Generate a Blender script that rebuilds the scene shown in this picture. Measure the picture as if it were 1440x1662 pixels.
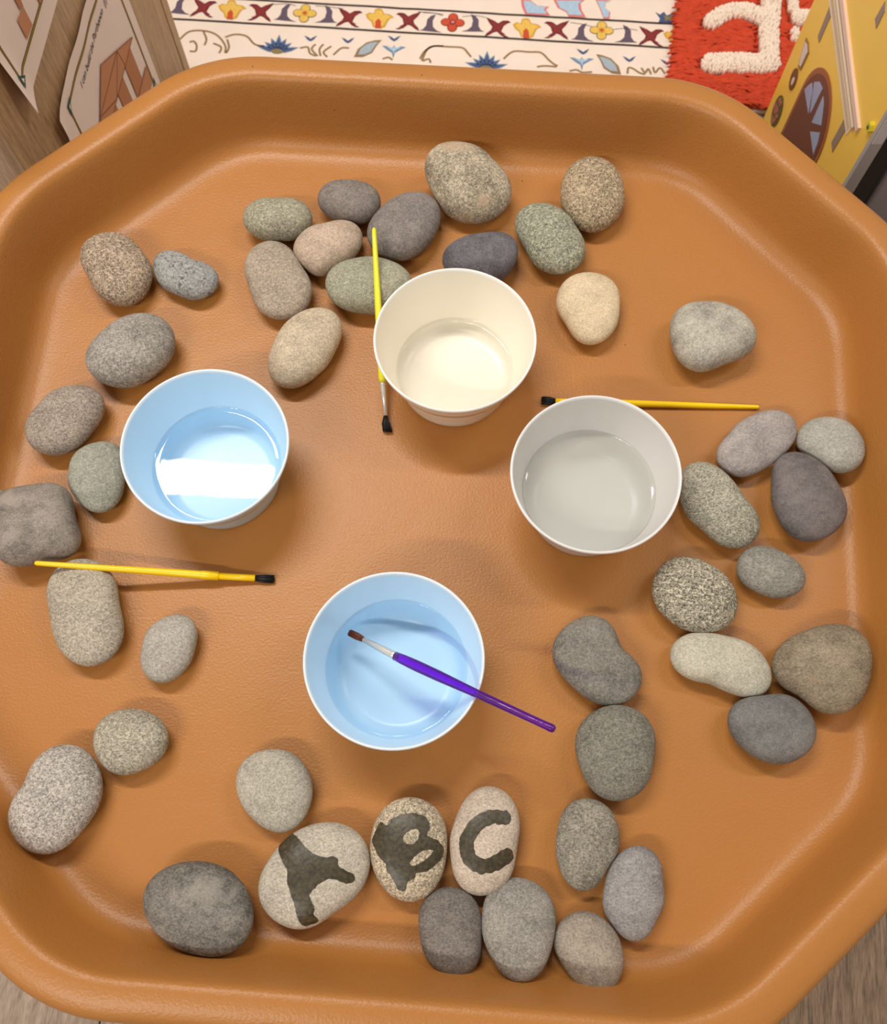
import bpy, bmesh, math, random
from mathutils import Vector, Matrix, noise as mnoise

for o in list(bpy.data.objects):
    bpy.data.objects.remove(o, do_unlink=True)
scene = bpy.context.scene
COL = scene.collection
PI = math.pi

# ---------------------------------------------------------------- camera
cd = bpy.data.cameras.new('camera'); cam = bpy.data.objects.new('camera', cd); COL.objects.link(cam)
scene.camera = cam
cd.sensor_fit = 'HORIZONTAL'; cd.sensor_width = 36.0; cd.lens = 36.08
cd.shift_y = 0.0899
right = Vector((0.99965261, -0.02530398, -0.00737294)); up = Vector((0.02635625, 0.9597418, 0.27964446)); fwd = Vector((0, 0.27974163, -0.96007532))
m = Matrix((right, up, -fwd)).transposed().to_4x4(); m.translation = (0, 0, 0.72)
cam.matrix_world = m
cd.clip_start = 0.02
cd.dof.use_dof = True; cd.dof.focus_distance = 0.72; cd.dof.aperture_fstop = 13

# ---------------------------------------------------------------- world, lights, exposure
w = bpy.data.worlds.new('world'); scene.world = w; w.use_nodes = True
bg = w.node_tree.nodes['Background']; bg.inputs[0].default_value = (1.0, 0.90, 0.80, 1); bg.inputs[1].default_value = 0.30
vs = scene.view_settings
vs.view_transform = 'Standard'; vs.look = 'None'; vs.gamma = 1; vs.use_curve_mapping = False; vs.exposure = 0.0

def area(name, loc, sx, sy, power, target=(0, 0.3, 0), color=(1, 0.95, 0.88), rz=0.0):
    l = bpy.data.lights.new(name, 'AREA'); l.shape = 'RECTANGLE'; l.size = sx; l.size_y = sy; l.energy = power; l.color = color
    o = bpy.data.objects.new(name, l); COL.objects.link(o); o.location = loc; o.rotation_euler = (0, 0, rz)
    return o
# two rows of linear ceiling fixtures: one beyond the tray to the left, one behind the viewer
area('ceiling_light', (-0.60, 1.19, 2.05), 1.35, 0.12, 39, rz=math.radians(-5))
area('ceiling_light', (1.70, 0.95, 2.05), 1.20, 0.12, 17, rz=math.radians(-5))
area('ceiling_light', (-1.25, -1.30, 2.05), 1.35, 0.12, 42, rz=math.radians(-5))

# ---------------------------------------------------------------- helpers
def lin(c):
    return tuple(((x / 255) / 12.92 if x / 255 <= 0.04045 else (((x / 255) + 0.055) / 1.055) ** 2.4) for x in c)
def tag(o, label=None, cat=None, group=None, kind=None):
    if label: o['label'] = label
    if cat: o['category'] = cat
    if group: o['group'] = group
    if kind: o['kind'] = kind
    return o
def empty(name, loc, rz=0.0):
    o = bpy.data.objects.new(name, None); o.empty_display_size = 0.02; COL.objects.link(o)
    o.location = loc; o.rotation_euler = (0, 0, rz); return o
def mesh_obj(name, verts, faces, mat, parent=None, smooth=False, mats=None, midx=None, world=False):
    me = bpy.data.meshes.new(name); me.from_pydata([tuple(v) for v in verts], [], faces); me.update()
    for mm in (mats or [mat]): me.materials.append(mm)
    if midx:
        for p, i in zip(me.polygons, midx): p.material_index = i
    if smooth:
        bm = bmesh.new(); bm.from_mesh(me)
        if all(len(e.link_faces) == 2 for e in bm.edges): bmesh.ops.recalc_face_normals(bm, faces=bm.faces[:])
        bm.to_mesh(me); bm.free()
        for p in me.polygons: p.use_smooth = True
    o = bpy.data.objects.new(name, me); COL.objects.link(o)
    if parent:
        o.parent = parent
        if world: o.matrix_parent_inverse = Matrix.LocRotScale(parent.location, parent.rotation_euler, None).inverted()
    return o
def bevel(o, w, seg=2):
    b = o.modifiers.new('bevel', 'BEVEL'); b.width = w; b.segments = seg; b.limit_method = 'ANGLE'; return o
def box(name, x0, x1, y0, y1, z0, z1, mat, parent=None, bv=0.0):
    v = [(x0,y0,z0),(x1,y0,z0),(x1,y1,z0),(x0,y1,z0),(x0,y0,z1),(x1,y0,z1),(x1,y1,z1),(x0,y1,z1)]
    f = [(0,3,2,1),(4,5,6,7),(0,1,5,4),(1,2,6,5),(2,3,7,6),(3,0,4,7)]
    o = mesh_obj(name, v, f, mat, parent)
    if bv: bevel(o, bv)
    return o
def lathe(prof, n=96):
    V = []; F = []
    for r, z in prof:
        if r < 1e-6: V.append([(0, 0, z)])
        else: V.append([(r*math.cos(2*PI*i/n), r*math.sin(2*PI*i/n), z) for i in range(n)])
    idx = []; k = 0; vv = []
    for ring in V: idx.append(list(range(k, k+len(ring)))); k += len(ring); vv += ring
    for a, b in zip(idx, idx[1:]):
        for i in range(n):
            j = (i+1) % n
            if len(a) == 1 and len(b) == 1: continue
            if len(a) == 1: F.append((a[0], b[j], b[i]))
            elif len(b) == 1: F.append((a[i], a[j], b[0]))
            else: F.append((a[i], a[j], b[j], b[i]))
    return vv, F
def tube(pts, radii, n=16, flat=None):
    """pts: Vectors, radii: float or (r_side, r_up) per point; capped."""
    V = []; F = []
    pts = [Vector(p) for p in pts]
    for k, p in enumerate(pts):
        t = (pts[min(k+1, len(pts)-1)] - pts[max(k-1, 0)]).normalized()
        s = t.cross(Vector((0, 0, 1)))
        s = s.normalized() if s.length > 1e-6 else Vector((1, 0, 0))
        u = s.cross(t)
        r = radii[k]; rs, ru = (r if isinstance(r, tuple) else (r, r))
        for i in range(n):
            a = 2*PI*i/n; V.append(p + s*rs*math.cos(a) + u*ru*math.sin(a))
    for k in range(len(pts)-1):
        for i in range(n):
            j = (i+1) % n; F.append((k*n+i, k*n+j, (k+1)*n+j, (k+1)*n+i))
    F.append(tuple(range(n))[::-1]); F.append(tuple((len(pts)-1)*n+i for i in range(n)))
    return V, F
def merge(parts):
    V = []; F = []
    for v, f in parts:
        k = len(V); V += list(v); F += [tuple(i+k for i in q) for q in f]
    return V, F
def stroke(pts, width, z=0.0):
    """flat ribbon along a polyline with round-ish ends"""
    P = [Vector((p[0], p[1])) for p in pts]; V = []; F = []
    for k, p in enumerate(P):
        t = (P[min(k+1, len(P)-1)] - P[max(k-1, 0)]).normalized(); n = Vector((-t.y, t.x)) * width/2
        V += [(p.x+n.x, p.y+n.y, z), (p.x-n.x, p.y-n.y, z)]
    for k in range(len(P)-1): F.append((2*k, 2*k+1, 2*k+3, 2*k+2))
    return V, F
def catmull(pts, per=6, closed=False):
    P = [Vector(p) for p in pts]; N = len(P); out = []
    for i in range(N if closed else N-1):
        a = P[(i-1) % N] if closed or i > 0 else P[i]
        b = P[i]; c = P[(i+1) % N]
        d = P[(i+2) % N] if closed or i+2 < N else c
        for k in range(per):
            t = k/per
            out.append(0.5*((2*b)+(c-a)*t+(2*a-5*b+4*c-d)*t*t+(3*b-a-3*c+d)*t**3))
    if not closed: out.append(P[-1])
    return out

# ---------------------------------------------------------------- materials
def new_mat(name):
    m = bpy.data.materials.new(name); m.use_nodes = True
    nt = m.node_tree; return m, nt, nt.nodes['Principled BSDF']
def plain(name, col, rough=0.5, spec=0.5, metal=0.0, bump=0.0, bscale=300, var=0.0, vscale=40):
    m, nt, b = new_mat(name)
    b.inputs['Base Color'].default_value = (*col, 1); b.inputs['Roughness'].default_value = rough
    b.inputs['Specular IOR Level'].default_value = spec; b.inputs['Metallic'].default_value = metal
    tc = nt.nodes.new('ShaderNodeTexCoord')
    if var:
        n = nt.nodes.new('ShaderNodeTexNoise'); n.inputs['Scale'].default_value = vscale; n.inputs['Detail'].default_value = 4
        nt.links.new(tc.outputs['Object'], n.inputs['Vector'])
        mx = nt.nodes.new('ShaderNodeMix'); mx.data_type = 'RGBA'
        mx.inputs['A'].default_value = (*[c*(1-var) for c in col], 1); mx.inputs['B'].default_value = (*[min(1, c*(1+var)) for c in col], 1)
        nt.links.new(n.outputs['Fac'], mx.inputs['Factor']); nt.links.new(mx.outputs['Result'], b.inputs['Base Color'])
    if bump:
        n2 = nt.nodes.new('ShaderNodeTexNoise'); n2.inputs['Scale'].default_value = bscale; n2.inputs['Detail'].default_value = 3
        nt.links.new(tc.outputs['Object'], n2.inputs['Vector'])
        bp = nt.nodes.new('ShaderNodeBump'); bp.inputs['Strength'].default_value = bump; bp.inputs['Distance'].default_value = 0.001
        nt.links.new(n2.outputs['Fac'], bp.inputs['Height']); nt.links.new(bp.outputs['Normal'], b.inputs['Normal'])
    return m
def wood(name, c1, c2, stretch, scale=60, rough=0.5, bump=0.15, fine=1.0):
    m, nt, b = new_mat(name); b.inputs['Roughness'].default_value = rough
    tc = nt.nodes.new('ShaderNodeTexCoord'); mp = nt.nodes.new('ShaderNodeMapping'); mp.inputs['Scale'].default_value = stretch
    nt.links.new(tc.outputs['Object'], mp.inputs['Vector'])
    oi = nt.nodes.new('ShaderNodeObjectInfo'); ad = nt.nodes.new('ShaderNodeVectorMath'); ad.operation = 'MULTIPLY_ADD'
    ad.inputs[1].default_value = (7, 5, 3)
    nt.links.new(oi.outputs['Random'], ad.inputs[0]); nt.links.new(mp.outputs['Vector'], ad.inputs[2])
    n = nt.nodes.new('ShaderNodeTexNoise'); n.inputs['Scale'].default_value = scale; n.inputs['Detail'].default_value = 6; n.inputs['Distortion'].default_value = 0.3
    n3 = nt.nodes.new('ShaderNodeTexNoise'); n3.inputs['Scale'].default_value = scale*5; n3.inputs['Detail'].default_value = 4
    nt.links.new(ad.outputs['Vector'], n.inputs['Vector']); nt.links.new(ad.outputs['Vector'], n3.inputs['Vector'])
    mt = nt.nodes.new('ShaderNodeMath'); mt.operation = 'MULTIPLY_ADD'; mt.inputs[1].default_value = 0.55
    nt.links.new(n3.outputs['Fac'], mt.inputs[0])
    mh = nt.nodes.new('ShaderNodeMath'); mh.operation = 'MULTIPLY'; mh.inputs[1].default_value = 0.45
    nt.links.new(n.outputs['Fac'], mh.inputs[0]); nt.links.new(mh.outputs[0], mt.inputs[2])
    cr = nt.nodes.new('ShaderNodeValToRGB'); cr.color_ramp.elements[0].position = 0.36; cr.color_ramp.elements[1].position = 0.64
    cr.color_ramp.elements[0].color = (*c2, 1); cr.color_ramp.elements[1].color = (*c1, 1)
    nt.links.new(mt.outputs[0], cr.inputs['Fac']); nt.links.new(cr.outputs['Color'], b.inputs['Base Color'])
    bp = nt.nodes.new('ShaderNodeBump'); bp.inputs['Strength'].default_value = bump; bp.inputs['Distance'].default_value = 0.001
    nt.links.new(mt.outputs[0], bp.inputs['Height']); nt.links.new(bp.outputs['Normal'], b.inputs['Normal'])
    return m

# ================================================================ LARGE STRUCTURE
FZ = -0.428                                    # room floor; the tray's own floor is z = 0
plank_mats = [wood('plank_wood_%d' % i, lin(c1), lin(c2), (9, 0.7, 9), 20, 0.5, 0.2) for i, (c1, c2) in enumerate(
    [((176, 152, 130), (112, 90, 72)), ((168, 142, 118), (104, 82, 64)), ((182, 160, 140), (120, 98, 80))])]
sub_mat = plain('subfloor_dark', lin((50, 40, 32)), 0.9)
fl = box('floor', -2.5, 2.6, -1.6, 2.7, FZ-0.03, FZ-0.009, sub_mat); tag(fl, 'brown wood-look plank floor under the tray', None, None, 'structure')
fl.rotation_euler = (0, 0, math.radians(-8))
random.seed(4)
PW, PL = 0.185, 1.25
pbase = {}
for i in range(-13, 14):
    off = (0.37*i) % 1.0 * PL
    for j in range(-2, 3):
        y0 = j*PL + off - 0.58; y1 = y0 + PL
        if y1 < -1.6 or y0 > 2.7: continue
        y0c, y1c = max(y0, -1.6), min(y1, 2.7)
        x0 = i*PW - 0.02
        o = box('plank', x0+0.0008, x0+PW-0.0008, y0c+0.0008, y1c-0.0008, FZ-0.009, FZ, random.choice(plank_mats), fl, 0.0012)

wall_mat = plain('wall_paint', (0.72, 0.68, 0.62), 0.8)
tag(box('wall_left', -2.30, -2.22, -1.5, 2.6, FZ, 2.2, wall_mat), 'plain off-white wall on the left', None, None, 'structure')
tag(box('wall_right', 2.30, 2.38, -1.5, 2.6, FZ, 2.2, wall_mat), 'plain off-white wall on the right', None, None, 'structure')
# ---------------------------------------------------------------- rug (printed cream rug)
SHAPES = {'fishtail': [(-0.0184, -0.0178), (-0.0106, -0.0131), (-0.0061, -0.0067), (-0.0091, 0.0034), (-0.0149, 0.0092), (-0.0198, 0.0109), (-0.0152, 0.0146), (-0.0071, 0.0139), (-0.0003, 0.0082), (0.0059, 0.0128), (0.0185, 0.0187), (0.0141, 0.0093), (0.0081, 0.0006), (0.0099, -0.0055), (0.0167, -0.0132), (0.0186, -0.0192), (0.012, -0.0156), (0.0053, -0.0099), (0.0004, -0.0082), (-0.0057, -0.0148), (-0.0119, -0.0182)], 'tulip': [(-0.0213, 0.0067), (-0.0152, 0.0113), (-0.0086, 0.0097), (-0.0075, 0.0181), (-0.0011, 0.0207), (0.0038, 0.0189), (0.0075, 0.0109), (0.0172, 0.0096), (0.024, 0.0039), (0.0177, 0.0013), (0.0148, -0.005), (0.0121, -0.0155), (0.0044, -0.0202), (-0.0071, -0.0169), (-0.0109, -0.007), (-0.0176, -0.0013)], 'tulip_red': [(-0.0036, -0.0208), (-0.0044, -0.0065), (0.0, 0.0), (0.0045, -0.0058), (0.006, -0.0201)], 'crescent': [(0.0041, 0.0189), (-0.0022, 0.0163), (-0.0068, 0.0098), (-0.0073, -0.0005), (-0.0109, -0.0069), (-0.0156, -0.0093), (-0.0012, -0.0103), (0.0148, -0.0111), (0.0067, -0.0077), (0.0017, -0.0019), (0.0007, 0.0083)], 'spiky': [(-0.0383, 0.0012), (-0.0271, 0.0), (-0.0245, 0.0082), (-0.0145, 0.0029), (-0.0119, 0.0112), (-0.0066, 0.0035), (-0.0014, 0.0209), (0.0044, 0.0064), (0.0119, 0.013), (0.014, 0.0051), (0.02, 0.0116), (0.0221, 0.0037), (0.0362, 0.0067), (0.0384, -0.0032), (0.0246, -0.0102), (-0.0262, -0.012), (-0.033, -0.0065)], 'vee': [(-0.0114, 0.0048), (-0.0049, 0.0025), (0.0, -0.0012), (0.0046, 0.0032), (0.0102, 0.0064), (0.0049, -0.0029), (0.0002, -0.0065), (-0.0047, -0.0036)], 'bluetulip': [(-0.0208, 0.0037), (-0.0113, 0.0032), (-0.0047, -0.0024), (-0.0009, 0.0059), (0.0038, -0.0017), (0.0093, 0.0043), (0.0189, 0.0034), (0.0096, -0.0033), (0.0019, -0.0099), (0.0002, -0.022), (-0.0028, -0.0103), (-0.011, -0.0049)], 'leaf': [(-0.0179, 0.0168), (-0.0084, 0.0155), (0.0045, 0.0104), (0.016, -0.0028), (0.0202, -0.0184), (0.0069, -0.0174), (-0.006, -0.0084), (-0.0112, 0.0052)], 'top1': [(-0.022, 0.0152), (-0.0195, 0.0007), (-0.0138, -0.0136), (0.004, -0.0143), (0.0234, -0.0129), (0.0164, -0.003), (0.0209, 0.0036), (0.003, 0.0044), (-0.0073, 0.0142)], 'top2': [(-0.0234, 0.0151), (-0.0162, -0.0012), (-0.0029, -0.0086), (0.0007, -0.0167), (0.0266, -0.0169), (0.0196, -0.0028), (0.0175, 0.0097), (0.0252, 0.0187)], 'top3': [(-0.0135, 0.0158), (-0.0065, -0.0005), (0.0007, -0.0229), (0.0088, -0.0223), (0.0099, -0.0077), (0.0016, 0.0001), (0.0028, 0.0128), (0.0125, 0.0156)], 'blueleaf': [(-0.013, 0.0115), (-0.0049, 0.0059), (0.0015, 0.0126), (0.0064, 0.0046), (0.0192, 0.0139), (0.0194, -0.011), (0.0034, -0.0101), (-0.0078, -0.013), (-0.0048, -0.0024)]}
CENTRES = {'flower': [(-0.1916, 0.0277), (0.3005, 0.024)], 'redflower': [(0.0534, 0.0263)], 'tulip': [(-0.3145, 0.0262), (-0.0689, 0.0255), (0.1742, 0.0228)], 'fish': [(-0.2651, 0.0256), (-0.02, 0.025), (0.224, 0.0245)], 'fishm': [(-0.3607, 0.0269), (-0.1176, 0.024), (0.1275, 0.0214), (0.378, 0.0215)], 'cres': [(-0.3982, 0.0242), (-0.222, 0.0225), (0.0196, 0.0176), (0.2677, 0.0174)], 'cresm': [(-0.1551, 0.0233), (0.0871, 0.0226), (0.3365, 0.0185)], 'spiky': [(-0.2267, -0.0398), (0.1146, -0.0488)], 'vee': [(-0.1753, -0.0237), (-0.1139, -0.0232), (-0.039, -0.0136), (0.2691, -0.0179), (0.344, -0.0276), (0.4048, -0.0291)], 'bluetulip': [(-0.037, -0.0338), (0.2682, -0.0353)], 'leaf': [(0.3095, -0.0403)], 'leafm': [(-0.0785, -0.0369)], 'top1': [(0.1863, 0.0674)], 'top2': [(0.2413, 0.0715)], 'top3': [(0.2995, 0.0758)], 'blueleaf': [(0.3966, 0.0621)]}
STROKES = [[(0.0099, -0.0566), (0.0159, -0.0339), (0.0264, -0.025), (0.0504, -0.0245), (0.0729, -0.0248), (0.0815, -0.0331), (0.0887, -0.0427)], [(0.1413, -0.0428), (0.1562, -0.0263), (0.1817, -0.0256), (0.2009, -0.0254), (0.2143, -0.0393), (0.2226, -0.0468), (0.2291, -0.0503)], [(-0.3888, -0.0416), (-0.3754, -0.0242), (-0.3497, -0.0214), (-0.329, -0.029), (-0.313, -0.0483), (-0.3105, -0.0644)], [(-0.3155, -0.0321), (-0.3003, -0.0248), (-0.2804, -0.0274), (-0.2652, -0.0427), (-0.2486, -0.0455)], [(-0.3718, -0.0465), (-0.3657, -0.044), (-0.3595, -0.0517), (-0.3592, -0.0639), (-0.3688, -0.0647)], [(-0.3528, -0.0225), (-0.3454, -0.0384), (-0.3467, -0.0508)], [(-0.3329, -0.0457), (-0.3188, -0.0528), (-0.3201, -0.0651)], [(-0.3116, -0.0359), (-0.306, -0.0518), (-0.3089, -0.0643)], [(-0.1904, -0.0453), (-0.1779, -0.0423), (-0.1731, -0.0541), (-0.1628, -0.0594)], [(-0.1658, -0.0353), (-0.171, -0.0458), (-0.1596, -0.0592)], [(-0.153, -0.0343), (-0.1582, -0.0449), (-0.1549, -0.0588)], [(-0.1397, -0.0374), (-0.151, -0.0505), (-0.1435, -0.06)], [(-0.1105, -0.0393), (-0.1232, -0.0403), (-0.1344, -0.0553)], [(0.0065, -0.0528), (0.013, -0.0362), (0.0265, -0.025), (0.0425, -0.0238)], [(-0.0539, -0.0574), (-0.0447, -0.0534), (-0.0378, -0.0582)], [(0.1961, -0.0547), (0.2086, -0.0518), (0.2277, -0.0524)], [(0.0115, -0.0565), (0.0207, -0.0518), (0.0245, -0.0595)], [(0.3416, -0.0578), (0.3429, -0.0458), (0.3508, -0.0472), (0.3605, -0.0544), (0.3699, -0.0569)], [(0.3634, -0.0442), (0.3699, -0.0537), (0.3745, -0.0454), (0.3794, -0.0562)], [(0.3823, -0.0408), (0.3856, -0.0525), (0.3933, -0.042), (0.4014, -0.0533)], [(0.2486, -0.0596), (0.2595, -0.056), (0.2691, -0.0605), (0.2849, -0.0585)]]
THIN = [[(-0.2508, 0.0414), (-0.2251, 0.0454), (-0.2082, 0.0424)], [(-0.1757, 0.0448), (-0.1559, 0.0442), (-0.1294, 0.0419)], [(0.0026, 0.0433), (0.0221, 0.0435), (0.0355, 0.0395)], [(0.0679, 0.0398), (0.0904, 0.0436), (0.1068, 0.0406)], [(0.2459, 0.0406), (0.2685, 0.0381), (0.2848, 0.0331)], [(0.317, 0.0314), (0.3361, 0.0349), (0.3554, 0.0322)], [(-0.0056, 0.0448), (0.0173, 0.0444), (0.037, 0.0417)]]
RUG_A = -0.10777
rug = empty('rug', (-0.0162, 1.2841, FZ), RUG_A)
tag(rug, 'cream rug with a printed floral border between dark lines, behind the tray', 'rug')
cream = plain('rug_cream', lin((243, 224, 208)), 0.9, 0.1, 0, 0.5, 900, 0.06, 25)
box('rug_base', -0.62, 1.15, -0.115, 1.0, 0, 0.0078, cream, rug, 0.002)
C_ = dict(line=(74, 60, 58), fish=(140, 58, 58), fish2=(120, 50, 55), yellow=(235, 190, 95), gold=(215, 165, 70), red=(205, 85, 60), purple=(105, 90, 105),
          navy=(78, 92, 130), blue=(120, 140, 170), olive=(140, 125, 90), brown=(150, 120, 85), pale=(176, 200, 222), pink=(220, 130, 130), greyblue=(168, 180, 190), outline=(110, 85, 70))
RM = {k: plain('rug_print_'+k, lin(v), 0.9, 0.1, 0, 0.5, 900, 0.22, 260) for k, v in C_.items()}
def rugpoly(name, colour, polys, lvl):
    V = []; F = []
    for P in polys:
        k = len(V); V += [(x, y, 0.0078 + 0.0003*lvl) for x, y in P]; F.append(tuple(range(k, k+len(P))))
    return V, F
def inst(shape, c, mx=1, my=1, s=1.0):
    P = [(c[0]+x*mx*s, c[1]+y*my*s) for x, y in shape]
    return P if mx*my > 0 else P[::-1]
def motif(name, layers):
    V = []; F = []; mi = []; mats = []
    for colour, polys, lvl in layers:
        v, f = rugpoly('', colour, polys, lvl); k = len(V); V += v; F += [tuple(i+k for i in q) for q in f]
        if RM[colour] not in mats: mats.append(RM[colour])
        mi += [mats.index(RM[colour])]*len(f)
    o = mesh_obj(name, V, F, None, rug, mats=mats, midx=mi)
    bm = bmesh.new(); bm.from_mesh(o.data); 
    for fc in bm.faces:
        if fc.normal.z < 0: fc.normal_flip()
    bmesh.ops.triangulate(bm, faces=bm.faces[:], ngon_method='EAR_CLIP'); bm.to_mesh(o.data); bm.free()
    return o
def ell(cx, cy, rx, ry, n=18, a0=0.0):
    ca, sa = math.cos(a0), math.sin(a0)
    return [(cx+rx*math.cos(t)*ca-ry*math.sin(t)*sa, cy+rx*math.cos(t)*sa+ry*math.sin(t)*ca) for t in [2*PI*i/n for i in range(n)]]
def strk(pts, wd):
    v, f = stroke(pts, wd); return [[(v[i][0], v[i][1]) for i in q] for q in f]
random.seed(2)
def wobl(x0, x1, y, wd):
    n = 60; return strk([(x0+(x1-x0)*i/n, y+random.uniform(-.0005, .0005)) for i in range(n+1)], wd)
motif('border_line', [('line', wobl(-.60, 1.1, 0.0, .0042), 1)]); motif('border_line', [('line', wobl(-.60, 1.1, 0.050, .0042), 1)])
for dx in (0, 0.489, 0.978):
    for t, c in enumerate(CENTRES['flower'][:1] + [(0.0534, 0.0263)]):
        c = (c[0]+dx, c[1])
        if c[0] > 0.6: continue
        main, ctr = (('yellow', 'red') if t == 0 else ('red', 'pink'))
        pet = [ell(c[0]+.0105*math.cos(a), c[1]+.0105*math.sin(a), .0095, .0085, 14, a) for a in (0, PI/2, PI, 3*PI/2)]
        pet2 = [ell(c[0]+.0105*math.cos(a), c[1]+.0105*math.sin(a), .0080, .0070, 14, a) for a in (0, PI/2, PI, 3*PI/2)]
        motif('flower_motif', [('olive' if t == 0 else 'fish', pet, 1), (main, pet2, 2), ('gold' if t == 0 else 'fish', [ell(c[0], c[1], .0055, .0055)], 3), (ctr, [ell(c[0], c[1], .003, .003)], 4)])
for c in CENTRES['tulip'] + [(0.42, 0.022)]:
    motif('flower_motif', [('gold', [inst(SHAPES['tulip'], c, 1, 1, 1.06)], 1), ('yellow', [inst(SHAPES['tulip'], c, 1, 1, .86)], 2), ('red', [inst(SHAPES['tulip_red'], c, 1, 1)], 3)])
for c in CENTRES['fish']:
    motif('fishtail_motif', [('fish2', [inst(SHAPES['fishtail'], c, 1, 1, 1.08)], 1), ('fish', [inst(SHAPES['fishtail'], c, 1, 1, .75)], 2)])
for c in CENTRES['fishm']:
    motif('fishtail_motif', [('fish2', [inst(SHAPES['fishtail'], c, -1, 1, 1.08)], 1), ('fish', [inst(SHAPES['fishtail'], c, -1, 1, .75)], 2)])
for c in CENTRES['cres']: motif('crescent_motif', [('purple', [inst(SHAPES['crescent'], c, 1, 1, 1.25)], 1)])
for c in CENTRES['cresm']: motif('crescent_motif', [('purple', [inst(SHAPES['crescent'], c, -1, 1, 1.25)], 1)])
for c in CENTRES['spiky']:
    def petals(k, L, wd):
        out = []
        for q, (ang, ln) in enumerate(((18, .034), (42, .028), (66, .029), (90, .034), (114, .029), (138, .028), (162, .034))):
            an = math.radians(ang); o_ = (c[0], c[1]-.016); ll = ln*L
            out.append([(o_[0]+math.cos(an)*ll*t_-math.sin(an)*wd*s_, o_[1]+math.sin(an)*ll*t_+math.cos(an)*wd*s_) for t_, s_ in ((.05, 0), (.35, -1), (.7, -.8), (1.08, .15), (.72, .8), (.35, 1))])
        return out
    motif('blue_flower_motif', [('blue', petals(0, 1.0, .0052), 1), ('navy', petals(0, .86, .0030), 2), ('olive', [ell(c[0], c[1]-.015, .010, .005)], 3)])
for c in CENTRES['vee']: motif('bird_motif', [('navy', [inst(SHAPES['vee'], c)], 1)])
for c in CENTRES['bluetulip']: motif('blue_tulip_motif', [('blue', [inst(SHAPES['bluetulip'], c)], 1), ('pale', [inst(SHAPES['bluetulip'], c, 1, 1, .6)], 2)])
for c, mx in ((CENTRES['leaf'][0], 1), (CENTRES['leafm'][0], -1)):
    motif('leaf_motif', [('brown', [inst(SHAPES['leaf'], c, mx, 1, 1.1)], 1), ('greyblue', [inst(SHAPES['leaf'], c, mx, 1, .8)], 2)])
for k, nm in (('top1', 'cloud_motif'), ('top2', 'cloud_motif'), ('top3', 'cloud_motif')):
    motif(nm, [('pink', [inst(SHAPES[k], CENTRES[k][0], 1, 1, 1.12)], 1), ('pale', [inst(SHAPES[k], CENTRES[k][0], 1, 1, .88)], 2)])
motif('leaf_motif', [('navy', [inst(SHAPES['blueleaf'], CENTRES['blueleaf'][0])], 1), ('olive', [inst(SHAPES['blueleaf'], (CENTRES['blueleaf'][0][0]+.006, CENTRES['blueleaf'][0][1]), 1, 1, .5)], 2)])
for s in STROKES:
    motif('scroll_motif', [('brown', strk([tuple(p) for p in catmull([Vector((a, b)) for a, b in s], 4)], .0034), 1)])
for s in THIN:
    motif('tendril_motif', [('purple', strk([tuple(p) for p in catmull([Vector((a, b)) for a, b in s], 4)], .0012), 1)])

# ---------------------------------------------------------------- red shaggy bath mat with white tufted letters
mat_a = math.radians(-11)
ex = Vector((math.cos(mat_a), math.sin(mat_a))); ey = Vector((-math.sin(mat_a), math.cos(mat_a)))
corner = ex*0.1497*1.0 + ey*1.189
bm_root = empty('bath_mat', (corner.x, corner.y, FZ), mat_a)
tag(bm_root, 'red shaggy bath mat with white tufted letters, lying on the rug', 'mat')
red = plain('mat_red', lin((204, 76, 50)), 0.95, 0.08, 0, 0.4, 800, 0.25, 90)
whitey = plain('mat_white', lin((250, 232, 214)), 0.9, 0.15, 0, 0.4, 800, 0.05, 120)
MWx, MWy = 0.46, 0.36
box('backing', 0.0, MWx, 0.0, MWy, 0.0096, 0.0140, red, bm_root, 0.002)
def tuft(p, d, L, r, bend, n=5):
    P = [p, p+d*L*0.3+Vector((0, 0, L*.22)), p+d*L*0.7+Vector((0, 0, L*.22))+bend*.5, p+d*L+Vector((0, 0, L*0.04))+bend]
    return tube(P, [r, r*1.1, r*1.05, r*.6], n)
def to_local(x, y):
    q = Vector((x, y)) - corner; return Vector((q.dot(ex), q.dot(ey)))
LS = [([[0.4591, 1.2766], [0.4743, 1.2894], [0.4942, 1.2965], [0.515, 1.2969], [0.5345, 1.2873], [0.5472, 1.278]], .026),
      ([[0.5618, 1.338], [0.5578, 1.2999], [0.5501, 1.2669], [0.5445, 1.2234], [0.5415, 1.1933]], .029),
      ([[0.4496, 1.191], [0.4683, 1.1915], [0.492, 1.1907], [0.517, 1.1877], [0.5392, 1.1891]], .033)]
LS2 = [([[0.5976, 1.345], [0.5937, 1.2965], [0.5987, 1.2763]], .014), ([[0.6023, 1.2787], [0.6333, 1.2789]], .026), ([[0.5891, 1.2502], [0.5899, 1.2371]], .012)]
def dist_strokes(q, SS):
    best = 1.0
    for pts, wd in SS:
        P = [to_local(*a) for a in pts]
        for a, b in zip(P, P[1:]):
            ab = b-a; t = max(0, min(1, (q-a).dot(ab)/ab.dot(ab))); best = min(best, (a+ab*t-q).length - wd/2)
    return best
random.seed(11)
parts = []; sp = 0.0043
for i in range(int(MWx/sp)):
    for j in range(int(MWy/sp)):
        q = Vector(((i+random.random())*sp, (j+random.random())*sp))
        if min(dist_strokes(q, LS), dist_strokes(q, LS2)) < 0.001: continue
        a = PI + 0.35*math.sin(q.x*75+q.y*22) + random.uniform(-.22, .22) + 0.12
        d = Vector((math.cos(a), math.sin(a), 0))
        if q.x < .012: continue
        parts.append(tuft(Vector((q.x, q.y, 0.0135)), d, random.uniform(.016, .025), random.uniform(.0016, .0022), Vector((random.uniform(-.001, .001), random.uniform(-.002, .002), 0)), 5))
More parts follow.
